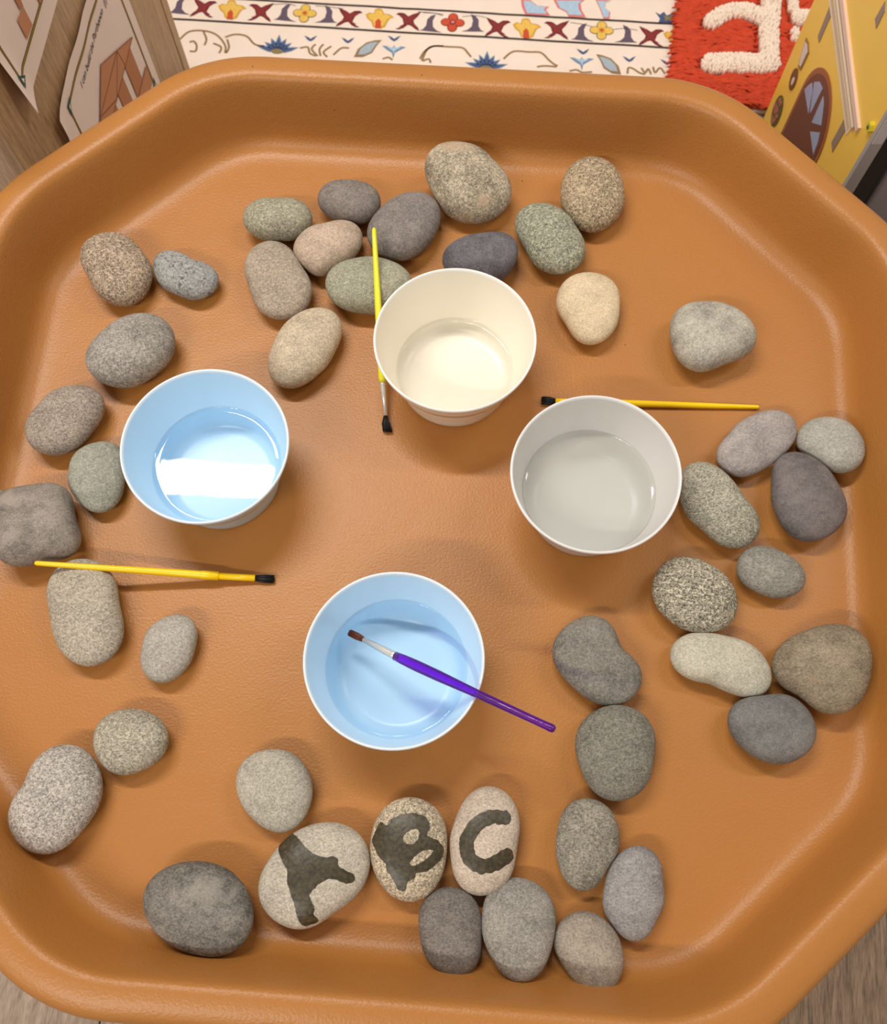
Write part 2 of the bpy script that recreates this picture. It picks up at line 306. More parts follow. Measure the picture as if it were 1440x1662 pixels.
V, F = merge(parts); tag(mesh_obj('pile', V, F, red, bm_root, True), None, None, None, 'stuff')
for SS in (LS, LS2):
    parts = []; sp = 0.0026
    P = [to_local(*a) for pts, _ in SS for a in pts]
    x0, x1 = min(p.x for p in P)-.03, max(p.x for p in P)+.03; y0, y1 = min(p.y for p in P)-.03, max(p.y for p in P)+.03
    for i in range(int((x1-x0)/sp)):
        for j in range(int((y1-y0)/sp)):
            q = Vector((x0+(i+random.random())*sp, y0+(j+random.random())*sp)); dd = dist_strokes(q, SS)
            if dd > 0.0005 or not (0 < q.x < MWx and 0 < q.y < MWy): continue
            a = random.uniform(0, 2*PI); hgt = 0.012 + 0.006*max(0, min(1, -dd/.008))**.6
            b0 = Vector((q.x, q.y, 0.0135)); ln = Vector((math.cos(a), math.sin(a), 0))*random.uniform(.0005, .0022)
            parts.append(tube([b0, b0+Vector((0, 0, hgt*.5))+ln*.4, b0+Vector((0, 0, hgt*.9))+ln*.9, b0+Vector((0, 0, hgt))+ln*1.2], [.0017, .0019, .0018, .0010], 5))
    V, F = merge(parts); tag(mesh_obj('letter', V, F, whitey, bm_root, True), 'white tufted letter', None, None, 'stuff')

# ---------------------------------------------------------------- wooden cabinet at the far left
CA = math.radians(83)
cab = empty('wooden_cabinet', (-0.3759, 1.1877, FZ), CA - PI)          # local +x runs along the face towards the viewer, +y into the body? see below
tag(cab, 'oak-finish wooden cabinet at the far left with two printed sheets taped on its face', 'cabinet')
# local frame: x = distance along the face from its far vertical edge towards the viewer (0..0.501), y = outwards (towards the tray), z up from the floor
oak = wood('oak_front', lin((208, 172, 130)), lin((154, 118, 80)), (14, 14, 0.8), 16, 0.45, 0.1)
oak_lit = wood('oak_side_lit', lin((216, 190, 162)), lin((168, 138, 112)), (14, 14, 0.8), 16, 0.45, 0.1)  # same oak, lighter: direct light on the near end put into the colour
CT = 0.86
YS = 1
box('side_panel', 0.0, 0.020, -0.36, 0.0, 0.0, CT, oak, cab, 0.0008)
box('side_panel', 0.483, 0.501, -0.36, 0.0, 0.0, CT, oak_lit, cab, 0.0008)
box('front_panel', 0.0208, 0.4822, -0.022, -0.001, 0.004, CT-0.02, oak, cab, 0.0006)
box('top_panel', 0.020, 0.483, -0.36, -0.0225, CT-0.018, CT, oak, cab, 0.0006)
box('back_panel', 0.020, 0.483, -0.36, -0.352, 0.0, CT-0.02, oak, cab)

# printed sheets: page coordinates (s along the face, 0 at far edge and negative towards the viewer; z world)
paper = plain('paper_white', lin((250, 232, 222)), 0.7, 0.2)
PRM = {k: plain('print_'+k, lin(v), 0.7, 0.2) for k, v in dict(orange=(206, 146, 108), orange2=(196, 134, 96), brown=(150, 92, 62), gold=(196, 164, 70), dark=(48, 40, 34), green=(62, 92, 76), ink=(40, 34, 36), grey=(150, 142, 146), page=(250, 232, 222)).items()}
def sheet(s0, s1, z0, z1, curl, name, label, drawings, texts, group=None):
    """curl(s,z) -> distance of the sheet from the cabinet face"""
    r = empty(name, (-0.3759, 1.1877, FZ), CA - PI)
    tag(r, label, 'paper', group)
    def P(s, z, e=0.0): return (-s, curl(s, z)+0.0006+e, z-FZ)
    nx, nz = 46, 34; V = []; F = []
    for i in range(nx+1):
        for j in range(nz+1): V.append(P(s0+(s1-s0)*i/nx, z0+(z1-z0)*j/nz))
    for i in range(nx):
        for j in range(nz): F.append((i*(nz+1)+j, i*(nz+1)+j+1, (i+1)*(nz+1)+j+1, (i+1)*(nz+1)+j))
    mesh_obj('page', V, F, paper, r, True)
    for nm, colour, polys, lvl in drawings:
        V = []; F = []
        for poly in polys:
            bm = bmesh.new(); vs_ = [bm.verts.new((s, z, 0)) for s, z in poly]; bm.faces.new(vs_)
            bmesh.ops.triangulate(bm, faces=bm.faces[:]); 
            bmesh.ops.subdivide_edges(bm, edges=[e for e in bm.edges if e.calc_length() > 0.012], cuts=3, use_grid_fill=True)
            bmesh.ops.triangulate(bm, faces=bm.faces[:])
            bm.verts.index_update(); k = len(V); V += [P(v.co.x, v.co.y, 0.0003*lvl) for v in bm.verts]; F += [tuple(v.index+k for v in f.verts) for f in bm.faces]; bm.free()
        mesh_obj(nm, V, F, PRM[colour], r)
    for body, sa_, za_, length, colour in texts:
        cu = bpy.data.curves.new('caption', 'FONT'); cu.body = body; cu.size = 0.01; cu.shear = 0.28
        to = bpy.data.objects.new('tmp', cu); COL.objects.link(to); bpy.context.view_layer.update()
        me = bpy.data.meshes.new_from_object(to.evaluated_get(bpy.context.evaluated_depsgraph_get()))
        bpy.data.objects.remove(to, do_unlink=True)
        xs = [v.co.x for v in me.vertices]; k = length/(max(xs)-min(xs)); x0 = min(xs)
        V = [P(sa_+(v.co.x-x0)*k, za_+v.co.y*k, 0.0006) for v in me.vertices]; F = [tuple(p.vertices) for p in me.polygons]
        mesh_obj('caption', V, F, PRM[colour], r)
    return r
def ribbon(pts, wd): return strk(pts, wd)
def border(s0, s1, z0, z1):
    R = [(s0, z0), (s1, z0), (s1, z1), (s0, z1)]; out = []
    for a, b in zip(R, R[1:]+R[:1]):
        n = 12; out.append([(a[0]+(b[0]-a[0])*i/n, a[1]+(b[1]-a[1])*i/n) for i in range(n+1)])
    return out
def frame_draw(s0, s1, z0, z1):
    d = []
    g = []; k = []
    for e in border(s0, s1, z0, z1): g += ribbon(e, .0030); k += ribbon(e, .0007)
    d.append(('border', 'dark', [q for e in border(s0, s1, z0, z1) for q in ribbon(e, .0042)], 1)); d.append(('border', 'gold', g, 2)); d.append(('border', 'dark', k, 3))
    inn = []
    for sx, sz, a, b in ((s0, z0, 1, 1), (s1, z0, -1, 1), (s1, z1, -1, -1), (s0, z1, 1, -1)):
        o_ = (sx-.004*a, sz-.004*b)
        d.append(('corner_triangle', 'green', [[o_, (o_[0]+.017*a, o_[1]), (o_[0], o_[1]+.015*b)]], 4)); d.append(('corner_triangle_centre', 'page', [[(o_[0]+.0035*a, o_[1]+.003*b), (o_[0]+.0098*a, o_[1]+.003*b), (o_[0]+.0035*a, o_[1]+.0088*b)]], 5)); inn.append([(o_[0]+.0042*a, o_[1]+.0042*b), (o_[0]+.0105*a, o_[1]+.0042*b), (o_[0]+.0042*a, o_[1]+.0105*b)])
    return d, inn
d2, inn2 = frame_draw(-.360, -.138, -.285, -.1005)
ped = [(-.362, -.196), (-.2545, -.142), (-.150, -.196)]
d2 += [('pediment', 'orange', [ped], 5)]
cols_ = [(-.346, -.312), (-.302, -.268), (-.2585, -.2265) , (-.2125, -.1795)]
cols_ = [(-.199, -.167), (-.2440, -.2150), (-.291, -.2600), (-.338, -.307)]
d2 += [('column', 'orange2', [[(a, -.246), (b, -.246), (b, -.196), (a, -.196)]], 5) for a, b in cols_]
d2 += [('plinth', 'orange', [[(-.366, -.275), (-.143, -.275), (-.143, -.247), (-.366, -.247)]], 5)]
lines_ = [[(-.362, -.196), (-.2545, -.142)], [(-.2545, -.142), (-.150, -.196)], [(-.362, -.196), (-.150, -.196)], [(-.308, -.169), (-.2520, -.196)], [(-.203, -.169), (-.2520, -.196)],
          [(-.308, -.169), (-.203, -.169)], [(-.308, -.169), (-.308, -.196)], [(-.203, -.169), (-.1976, -.196)], [(-.366, -.247), (-.143, -.247)], [(-.245, -.247), (-.230, -.275)], [(-.200, -.247), (-.185, -.275)], [(-.290, -.247), (-.275, -.275)]]
d2 += [('outline', 'brown', [q for l in lines_ for q in ribbon(l, .0012)], 6)]
d2 += [('title_mark', 'grey', [q for l in ([(-.186, -.124), (-.183, -.108)], [(-.180, -.124), (-.177, -.108)]) for q in ribbon(l, .002)], 3)]
def curl2(s, z):   # near top corner lifts off the face
    a = max(0, (-s-.345))/.05; b = max(0, (z+.16))/.08
    return 0.002 + 0.007*a*a*min(1.0, .3+b) + 0.0015*math.sin(s*40)**2*max(0, b)
sheet(-.397, -.118, -.302, -.083, curl2, 'paper_sheet', 'lower printed sheet on the cabinet, with an orange temple drawing and a line of writing', d2,
      [('I can build the Parthenon', -.3136, -.1200, .117, 'ink')])
d1, inn1 = frame_draw(-.4195, -.175, -.0085, .150)
d1 += [('diamond', 'orange', [[(-.3708, .0198), (-.3499, .0166), (-.3496, -.004), (-.371, -.0023)][::1]], 5), ('diamond', 'orange2', [[(-.3575, .045), (-.3440, .043), (-.3496, .0166), (-.3575, .0199)]], 5),
       ('diamond', 'orange2', [[(-.3200, .020), (-.3050, .016), (-.3080, -.0065), (-.3180, -.0070)]], 5)]
def curl1(s, z):
    a = max(0, (-s-.40))/.035; b = max(0, (.03-z))/.06
    return 0.0025 + 0.010*a*b + 0.0035*a*a
sheet(-.4350, -.157, -.0335, .172, curl1, 'paper_sheet', 'upper printed sheet on the cabinet, orange diamonds inside a gold border, corner curling', d1, [])

# ---------------------------------------------------------------- yellow toy house at the far right
TA = math.radians(91)
toy = empty('toy_house', (0.5049, 1.0565, FZ), TA - PI)               # local x = along facade towards the viewer (0..0.258), y = outward (-) / into the body (+)
tag(toy, 'yellow toy house front with a brown arched door and cream cornice, at the far right', 'toy house')
def brushed(name, c1, c2):
    return wood(name, lin(c1), lin(c2), (1.2, 8, 8), 5, 0.35, 0.03)
yel = plain('toy_yellow', lin((255, 205, 86)), 0.35, 0.4, 0, 0, 1, 0.10, 9)
M = {k: plain('toy_'+k, lin(v), r) for k, v, r in (('brown', (112, 58, 40), .4), ('frame_brown', (158, 92, 52), .4), ('glass', (160, 172, 206), .25), ('cream', (240, 222, 196), .45), ('cornice_brown', (190, 160, 138), .45),
     ('slit', (150, 128, 112), .45), ('cornice_pink', (236, 206, 190), .45), ('dentil', (214, 188, 158), .45), ('leaf', (96, 92, 40), .5), ('wreath', (120, 74, 26), .5), ('petal', (176, 104, 92), .5), ('lamp', (226, 208, 206), .4), ('lampframe', (150, 112, 48), .4), ('knob', (222, 206, 48), .35), ('edge', (172, 166, 166), .35), ('edge_light', (208, 200, 204), .35), ('black', (10, 10, 10), .5), ('bin', (150, 142, 150), .5))}
TH_ = 0.56
bevel(box('facade', 0.0, 0.274, 0.0, 0.010, 0.0, TH_, yel, toy), 0.001)
box('edge_strip', 0.2742, 0.282, -0.001, 0.0145, 0.0, TH_, M['edge'], toy, 0.001)
box('edge_strip', 0.2822, 0.2835, 0.000, 0.0120, 0.300, TH_-.002, M['edge_light'], toy, 0.0004)
box('back_panel', 0.004, 0.281, 0.0147, 0.038, 0.0, TH_-0.01, M['black'], toy, 0.001)
# facade frame: (s, z) -> local (-s, y, z - FZ); relief pieces stand proud of the facade (local -y)
def relief(name, poly, y, colour, parent=toy, th=0.0016):
    n = len(poly); V = [(-s, -y, z-FZ) for s, z in poly] + [(-s, 0.0005 if th is None else -y+th, z-FZ) for s, z in poly]
    F = [tuple(range(n)), tuple(range(2*n-1, n-1, -1))] + [(i, n+i, n+(i+1) % n, (i+1) % n) for i in range(n)]
    o = mesh_obj(name, V, F, M[colour], parent)
    bm = bmesh.new(); bm.from_mesh(o.data); bmesh.ops.recalc_face_normals(bm, faces=bm.faces[:]); bm.to_mesh(o.data); bm.free()
    return o
def arch(cx, hw, ztop, rise, zb, n=20):
    P = [(cx+hw, zb), (cx+hw, ztop-rise)]
    P += [(cx+hw*math.cos(PI*i/n), ztop-rise+rise*math.sin(PI*i/n)) for i in range(1, n)]
    return P + [(cx-hw, ztop-rise), (cx-hw, zb)]
relief('door_frame', arch(-.1345, .0610, -.1835, .066, -.412), .0014, 'frame_brown')
door = relief('door', arch(-.1345, .0545, -.1905, .060, -.412), .0020, 'brown')
for P_ in ([(-.0846, -.2441), (-.0895, -.2320), (-.0947, -.2235), (-.1050, -.2262), (-.1092, -.2303), (-.1223, -.2463)],
           [(-.1000, -.2170), (-.1114, -.2055), (-.1274, -.2010), (-.1278, -.2400), (-.1250, -.2410)],
           [(-.1374, -.2035), (-.1480, -.2070), (-.1575, -.2145), (-.1656, -.2219), (-.1410, -.2425)],
           [(-.1480, -.2505), (-.1708, -.2280), (-.1790, -.2384), (-.1825, -.2539)]):
    relief('pane', P_, .0026, 'glass', door)
# cornice: strips running down slightly towards the viewer, with a dotted band
def czl(s): return -.1498 + .1215*(s+.0407)
def czu(s): return -.1170 + .1460*(s+.0797)
def cst(f0, f1, e, y, colour, name='cornice'):
    P_ = []
    for s in (.0, e): P_.append((s, czl(s)+(czu(s)-czl(s))*f1))
    Q_ = [(e-.006*(f0-f1), czl(e)+(czu(e)-czl(e))*f0), (.0, czl(0)+(czu(0)-czl(0))*f0)]
    return relief(name, P_+Q_, y, colour, toy, y+.0002)
cst(0, .42, -.2300, .0012, 'cream'); cst(.42, .50, -.232, .0022, 'cornice_brown'); cst(.50, .60, -.234, .0030, 'cream'); cst(.60, .78, -.2380, .0022, 'cornice_brown'); cst(.78, 1.0, -.2470, .0038, 'cornice_pink')
V = []; F = []
for i in range(62):
    s = -.004 - i*.0036; z0 = czl(s)+(czu(s)-czl(s))*.12; z1 = czl(s)+(czu(s)-czl(s))*.30
    v = [(-s, -.0017, z1-FZ), (-s+.0018, -.0017, z1-FZ), (-s+.0018, -.0017, z0-FZ), (-s, -.0017, z0-FZ)]; k = len(V); V += v + [(a, -.0011, c) for a, b, c in v]
    F += [(k, k+1, k+2, k+3), (k, k+4, k+5, k+1), (k+1, k+5, k+6, k+2), (k+2, k+6, k+7, k+3), (k+3, k+7, k+4, k)]
tag(mesh_obj('dentil_row', V, F, M['dentil'], toy), None, None, None, 'stuff')
for P_ in ([(-.0491, -.150), (-.0619, -.1515), (-.0637, -.1910), (-.0534, -.1909)], [(-.2055, -.1697), (-.2198, -.1726), (-.2181, -.2112), (-.2055, -.2081)], [(-.1642, -.0474), (-.1729, -.0523), (-.1741, -.0730), (-.1622, -.0710)]):
    relief('window_slit', P_, .0010, 'slit')
wr = relief('wall_lamp', [(-.0254, -.2177), (-.037, -.2150), (-.0497, -.2189), (-.0490, -.2474), (-.0378, -.2519), (-.0301, -.2329)], .0014, 'lampframe')
relief('lamp_glass', [(-.029, -.2205), (-.037, -.2180), (-.0465, -.2215), (-.0460, -.2440), (-.0390, -.2470), (-.0325, -.2329)], .0020, 'lamp', wr)
relief('flower_pot', ell(-.0403, -.270, .0108, .0155, 16), .0016, 'wreath')
relief('flower_pot', ell(-.0425, -.271, .0035, .006, 10), .0022, 'lamp')
random.seed(5)
fb = relief('flower_bush', ell(-.034, -.332, .016, .024, 18), .0016, 'leaf')
for i in range(22):
    a = random.uniform(0, 2*PI); r = random.uniform(0, .8)
    relief('blossom', ell(-.034+.015*r*math.cos(a), -.332+.022*r*math.sin(a), .0034, .0036, 8), .0020+.00005*i, 'petal', fb)
V, F = tube([(0.2665, 0.001, -.1195-FZ), (0.2665, -.005, -.1195-FZ)], [.0062, .0062], 6); kn = mesh_obj('screw_knob', V, F, M['knob'], toy)
V, F = tube([(0.2665, -.005, -.1195-FZ), (0.2665, -.0062, -.1195-FZ)], [.0025, .0020], 10); mesh_obj('knob_hole', V, F, M['leaf'], kn)

bin_ = empty('storage_bin', (0.5049, 1.0565, FZ), TA - PI)
tag(bin_, 'lilac grey plastic storage bin behind the black back of the toy house', 'storage bin')
box('bin_body', 0.06, 0.286, 0.0415, 0.36, 0.0, 0.30, M['bin'], bin_, 0.004)
box('bin_rim', 0.056, 0.290, 0.0385, 0.364, 0.3002, 0.312, M['bin'], bin_, 0.003)

# ================================================================ THE TRAY
TC = Vector((-0.0134, 0.2889)); TR = -0.0985
BASE = [0.3677, 0.4129, 0.3652, 0.4129, 0.3677, 0.4129, 0.3652, 0.4129]; RHO = 0.1022
def roundpoly(w, n=14):
    d = [b+w for b in BASE]; rho = RHO + w*0.7
    ang = [TR+i*PI/4 for i in range(8)]; out = []
    for i in range(8):
        j = (i+1) % 8; a0, a1 = ang[i], ang[i]+PI/4
        n0 = Vector((math.cos(a0), math.sin(a0))); n1 = Vector((math.cos(a1), math.sin(a1)))
        e0, e1 = d[i]-rho, d[j]-rho; det = n0.x*n1.y-n0.y*n1.x
        cc = Vector(((e0*n1.y-e1*n0.y)/det, (n0.x*e1-n1.x*e0)/det))
        for k in range(n):
            a = a0+(a1-a0)*k/(n-1); out.append(cc + rho*Vector((math.cos(a), math.sin(a))))
        # a few points along the straight side for even shading
        nd = d[(j+1) % 8]-rho; a2 = ang[i]+PI/2; n2 = Vector((math.cos(a2), math.sin(a2))); det = n1.x*n2.y-n1.y*n2.x
        c2 = Vector(((e1*n2.y-nd*n1.y)/det, (n1.x*nd-n2.x*e1)/det))
        A = cc + rho*n1; B = c2 + rho*n1
        for k in (1, 2, 3): out.append(A.lerp(B, k/4))
    return out
def tray_material():
    m, nt, b = new_mat('tray_terracotta')
    L = nt.links.new; N = nt.nodes.new
    tc = N('ShaderNodeTexCoord')
    n1 = N('ShaderNodeTexNoise'); n1.inputs['Scale'].default_value = 5; n1.inputs['Detail'].default_value = 5; L(tc.outputs['Object'], n1.inputs['Vector'])
    mx = N('ShaderNodeMix'); mx.data_type = 'RGBA'; mx.inputs['A'].default_value = (*TRAY_A, 1); mx.inputs['B'].default_value = (*TRAY_B, 1); L(n1.outputs['Fac'], mx.inputs['Factor'])
    # sparse dirt specks
    v = N('ShaderNodeTexVoronoi'); v.inputs['Scale'].default_value = 38; L(tc.outputs['Object'], v.inputs['Vector'])
    lt = N('ShaderNodeMath'); lt.operation = 'LESS_THAN'; lt.inputs[1].default_value = 0.028; L(v.outputs['Distance'], lt.inputs[0])
    n4 = N('ShaderNodeTexNoise'); n4.inputs['Scale'].default_value = 9; L(tc.outputs['Object'], n4.inputs['Vector'])
    gt = N('ShaderNodeMath'); gt.operation = 'GREATER_THAN'; gt.inputs[1].default_value = 0.58; L(n4.outputs['Fac'], gt.inputs[0])
    ml = N('ShaderNodeMath'); ml.operation = 'MULTIPLY'; L(lt.outputs[0], ml.inputs[0]); L(gt.outputs[0], ml.inputs[1])
    m2 = N('ShaderNodeMix'); m2.data_type = 'RGBA'; m2.inputs['B'].default_value = (0.10, 0.045, 0.02, 1); L(ml.outputs[0], m2.inputs['Factor']); L(mx.outputs['Result'], m2.inputs['A'])
    L(m2.outputs['Result'], b.inputs['Base Color'])
    n2 = N('ShaderNodeTexNoise'); n2.inputs['Scale'].default_value = 480; n2.inputs['Detail'].default_value = 2.5; L(tc.outputs['Object'], n2.inputs['Vector'])
    n3 = N('ShaderNodeTexNoise'); n3.inputs['Scale'].default_value = 14; n3.inputs['Detail'].default_value = 2; L(tc.outputs['Object'], n3.inputs['Vector'])
    b1 = N('ShaderNodeBump'); b1.inputs['Strength'].default_value = 0.55; b1.inputs['Distance'].default_value = 0.0006; L(n2.outputs['Fac'], b1.inputs['Height'])
    b2 = N('ShaderNodeBump'); b2.inputs['Strength'].default_value = 0.25; b2.inputs['Distance'].default_value = 0.004; L(n3.outputs['Fac'], b2.inputs['Height']); L(b1.outputs['Normal'], b2.inputs['Normal'])
    L(b2.outputs['Normal'], b.inputs['Normal'])
    b.inputs['Roughness'].default_value = 0.38; b.inputs['Specular IOR Level'].default_value = 0.38
    return m
TRAY_A = (0.40, 0.163, 0.036); TRAY_B = (0.46, 0.192, 0.048)
prof = [(-0.36, 0.0), (-0.25, 0.0), (-0.12, 0.0), (-0.05, 0.0), (-0.022, 0.0), (-.015, 0.0003), (-.010, .0009), (-.006, .0020), (-.002, .0042), (.001, .0070), (.0035, .0105), (.0055, .015), (.0085, .026), (.0115, .038), (.0145, .050), (.0165, .057),
        (.0185, .0625), (.0205, .0655), (.0235, .0672), (.028, .0677), (.036, .0670), (.043, .0655), (.0475, .0625), (.0500, .0575), (.0505, .050), (.0505, .042),
        (.0475, .042), (.0475, .050), (.0465, .057), (.043, .0615), (.036, .0640), (.028, .0645), (.0235, .0630), (.0205, .058), (.0175, .046), (.0125, .025), (.008, .008), (.003, .000), (-.004, -.0035), (-.02, -.004), (-.12, -.004), (-0.36, -.004)]
V = []; F = []; ringn = None
for w_, z_ in prof:
    R_ = roundpoly(w_) if w_ > -0.06 else [(Vector(p)-TC*0)*1.0 for p in roundpoly(-0.05)]
    if w_ <= -0.06:
        k = (0.3677+w_)/(0.3677-0.05); R_ = [p*max(k, 0.02) for p in roundpoly(-0.05)]
    ringn = len(R_); V += [(p.x+TC.x, p.y+TC.y, z_) for p in R_]
for a in range(len(prof)-1):
    for i in range(ringn):
        j = (i+1) % ringn; F.append((a*ringn+i, a*ringn+j, (a+1)*ringn+j, (a+1)*ringn+i))
F.append(tuple(range(ringn))); last = (len(prof)-1)*ringn; F.append(tuple(last+i for i in range(ringn))[::-1])
V.append((0, 0, 0)); V.pop()
tray = mesh_obj('play_tray', V, F, tray_material(), None, True)
tag(tray, 'large terracotta orange eight-sided plastic play tray holding the stones and bowls', 'tray')
# support under the tray (its ring carries the tray floor)
metal = plain('stand_metal', lin((60, 60, 64)), 0.4, 0.5, 0.8)
st = empty('tray_stand', (TC.x, TC.y, FZ), TR)
tag(st, 'low dark metal frame stand carrying the orange tray', 'stand')
for sx, sy in ((1, 1), (1, -1), (-1, 1), (-1, -1)):
    V, F = tube([(0.28*sx, 0.28*sy, 0.0), (0.235*sx, 0.235*sy, 0.398)], [.011, .011], 12); mesh_obj('leg', V, F, metal, st, True)
for (a, b) in (((-.25, -.235), (.25, -.235)), ((-.25, .235), (.25, .235))):
    box('rail', a[0], b[0], a[1]-.012, a[1]+.012, 0.399, 0.411, metal, st, 0.002)
for x in (-.235, .235): box('rail', x-.012, x+.012, -.26, .26, 0.4115, 0.4235, metal, st, 0.002)

# ================================================================ BOWLS AND WATER
def bowl_mat(name, col):
    m, nt, b = new_mat(name); b.inputs['Base Color'].default_value = (*col, 1); b.inputs['Roughness'].default_value = 0.28
    b.inputs['Subsurface Weight'].default_value = 0.0; b.inputs['Specular IOR Level'].default_value = 0.45
    return m
bowl_prof = [(0, .0015), (.040, .0015), (.0425, 0), (.0475, 0), (.0492, .0025), (.0498, .008), (.0522, .0155), (.0570, .032), (.0598, .0420), (.0612, .0424), (.0636, .0505), (.0665, .0608), (.0678, .0628), (.0684, .0645), (.0682, .0658), (.0674, .0664), (.0664, .0658), (.0657, .0640),
             (.0640, .0560), (.0598, .0420), (.0550, .0255), (.0512, .0125), (.0490, .0070), (.0455, .0042), (.0400, .0032), (0, .0030)]
WATER = {}
def water_mat(name, cloudy, tint=(0.88, 0.92, 0.95)):
    m = bpy.data.materials.new(name); m.use_nodes = True; nt = m.node_tree; nt.nodes.clear(); N = nt.nodes.new; L = nt.links.new
    out = N('ShaderNodeOutputMaterial'); tr = N('ShaderNodeBsdfTransparent'); tr.inputs[0].default_value = (*tint, 1)
    df = N('ShaderNodeBsdfDiffuse'); df.inputs[0].default_value = (0.80, 0.77, 0.67, 1)
    mixd = N('ShaderNodeMixShader'); mixd.inputs[0].default_value = cloudy; L(tr.outputs[0], mixd.inputs[1]); L(df.outputs[0], mixd.inputs[2])
    gl = N('ShaderNodeBsdfGlossy'); gl.inputs['Roughness'].default_value = 0.015
    fr = N('ShaderNodeFresnel'); fr.inputs['IOR'].default_value = 1.333
    tc = N('ShaderNodeTexCoord'); n = N('ShaderNodeTexNoise'); n.inputs['Scale'].default_value = 30; L(tc.outputs['Object'], n.inputs['Vector'])
    bp = N('ShaderNodeBump'); bp.inputs['Strength'].default_value = 0.05; bp.inputs['Distance'].default_value = 0.001; L(n.outputs['Fac'], bp.inputs['Height'])
    L(bp.outputs['Normal'], gl.inputs['Normal']); L(bp.outputs['Normal'], fr.inputs['Normal'])
    mx = N('ShaderNodeMixShader'); L(fr.outputs[0], mx.inputs[0]); L(mixd.outputs[0], mx.inputs[1]); L(gl.outputs[0], mx.inputs[2]); L(mx.outputs[0], out.inputs['Surface'])
    return m
def inner_r(z):
    pts = [(.0032, .0400), (.0042, .0455), (.0070, .0490), (.0125, .0512), (.0255, .0550), (.0420, .0598), (.0560, .0640)]
    for (z0, r0), (z1, r1) in zip(pts, pts[1:]):
        if z <= z1: return r0+(r1-r0)*(z-z0)/(z1-z0)
    return .064
BOWLS = [  # x, y, colour, label, water level, cloudiness, water label
    (-0.1896, 0.3196, (0.58, 0.80, 0.98), 'pale blue plastic bowl with a bright light streak on its water, left in the tray', .0250, 0.0, 'clear water in the left pale blue bowl, reflecting a bright light streak'),
    (0.0151, 0.4108, (0.92, 0.86, 0.74), 'cream white plastic bowl beside the upright yellow brush', 0.0150, 0.0, 'water in the cream white bowl'),
    (0.1239, 0.2862, (0.70, 0.68, 0.66), 'light grey plastic bowl partly covering a yellow brush, right in the tray', .0270, 0.38, 'cloudy water in the light grey bowl'),
    (-0.0386, 0.1394, (0.60, 0.81, 0.98), 'pale blue plastic bowl with the purple brush resting across its rim', .0290, 0.0, 'clear water in the pale blue bowl that holds the purple brush')]
for x, y, col, label, wz, cl, wl in BOWLS:
    r = empty('bowl', (x, y, 0.0004)); tag(r, label, 'bowl')
    vv, ff = lathe(bowl_prof[:14], 128); bw = mesh_obj('bowl_outer', vv, ff, bowl_mat('bowl_plastic', col), r, True)
    vv, ff = lathe(bowl_prof[17:], 128); mesh_obj('bowl_inner', vv, ff, bw.data.materials[0], r, True)
    vv, ff = lathe(bowl_prof[13:18], 128); mesh_obj('rim', vv, ff, bowl_mat('bowl_rim', tuple(0.4*c+0.6*0.82 for c in col)), r, True)
    R = inner_r(wz+.0012)-0.0004
    wp = [(0, 0), (R*.5, 0), (R-.006, 0), (R-.0057, 0), (R-.0054, 0), (R-.0048, .00001), (R-.003, .00012), (R-.0015, .0004), (R-.0006, .0009), (R, .0014)]
    vv, ff = lathe(wp, 128); ff = [q[::-1] for q in ff]
    w_ = mesh_obj('water', vv, ff, water_mat('water_surface', cl, (0.98, 0.98, 0.97) if col[2] < col[0] - .1 else (0.90, 0.94, 0.97)), None, True); w_.location = (x, y, wz+0.0004)
    tag(w_, wl, 'water')

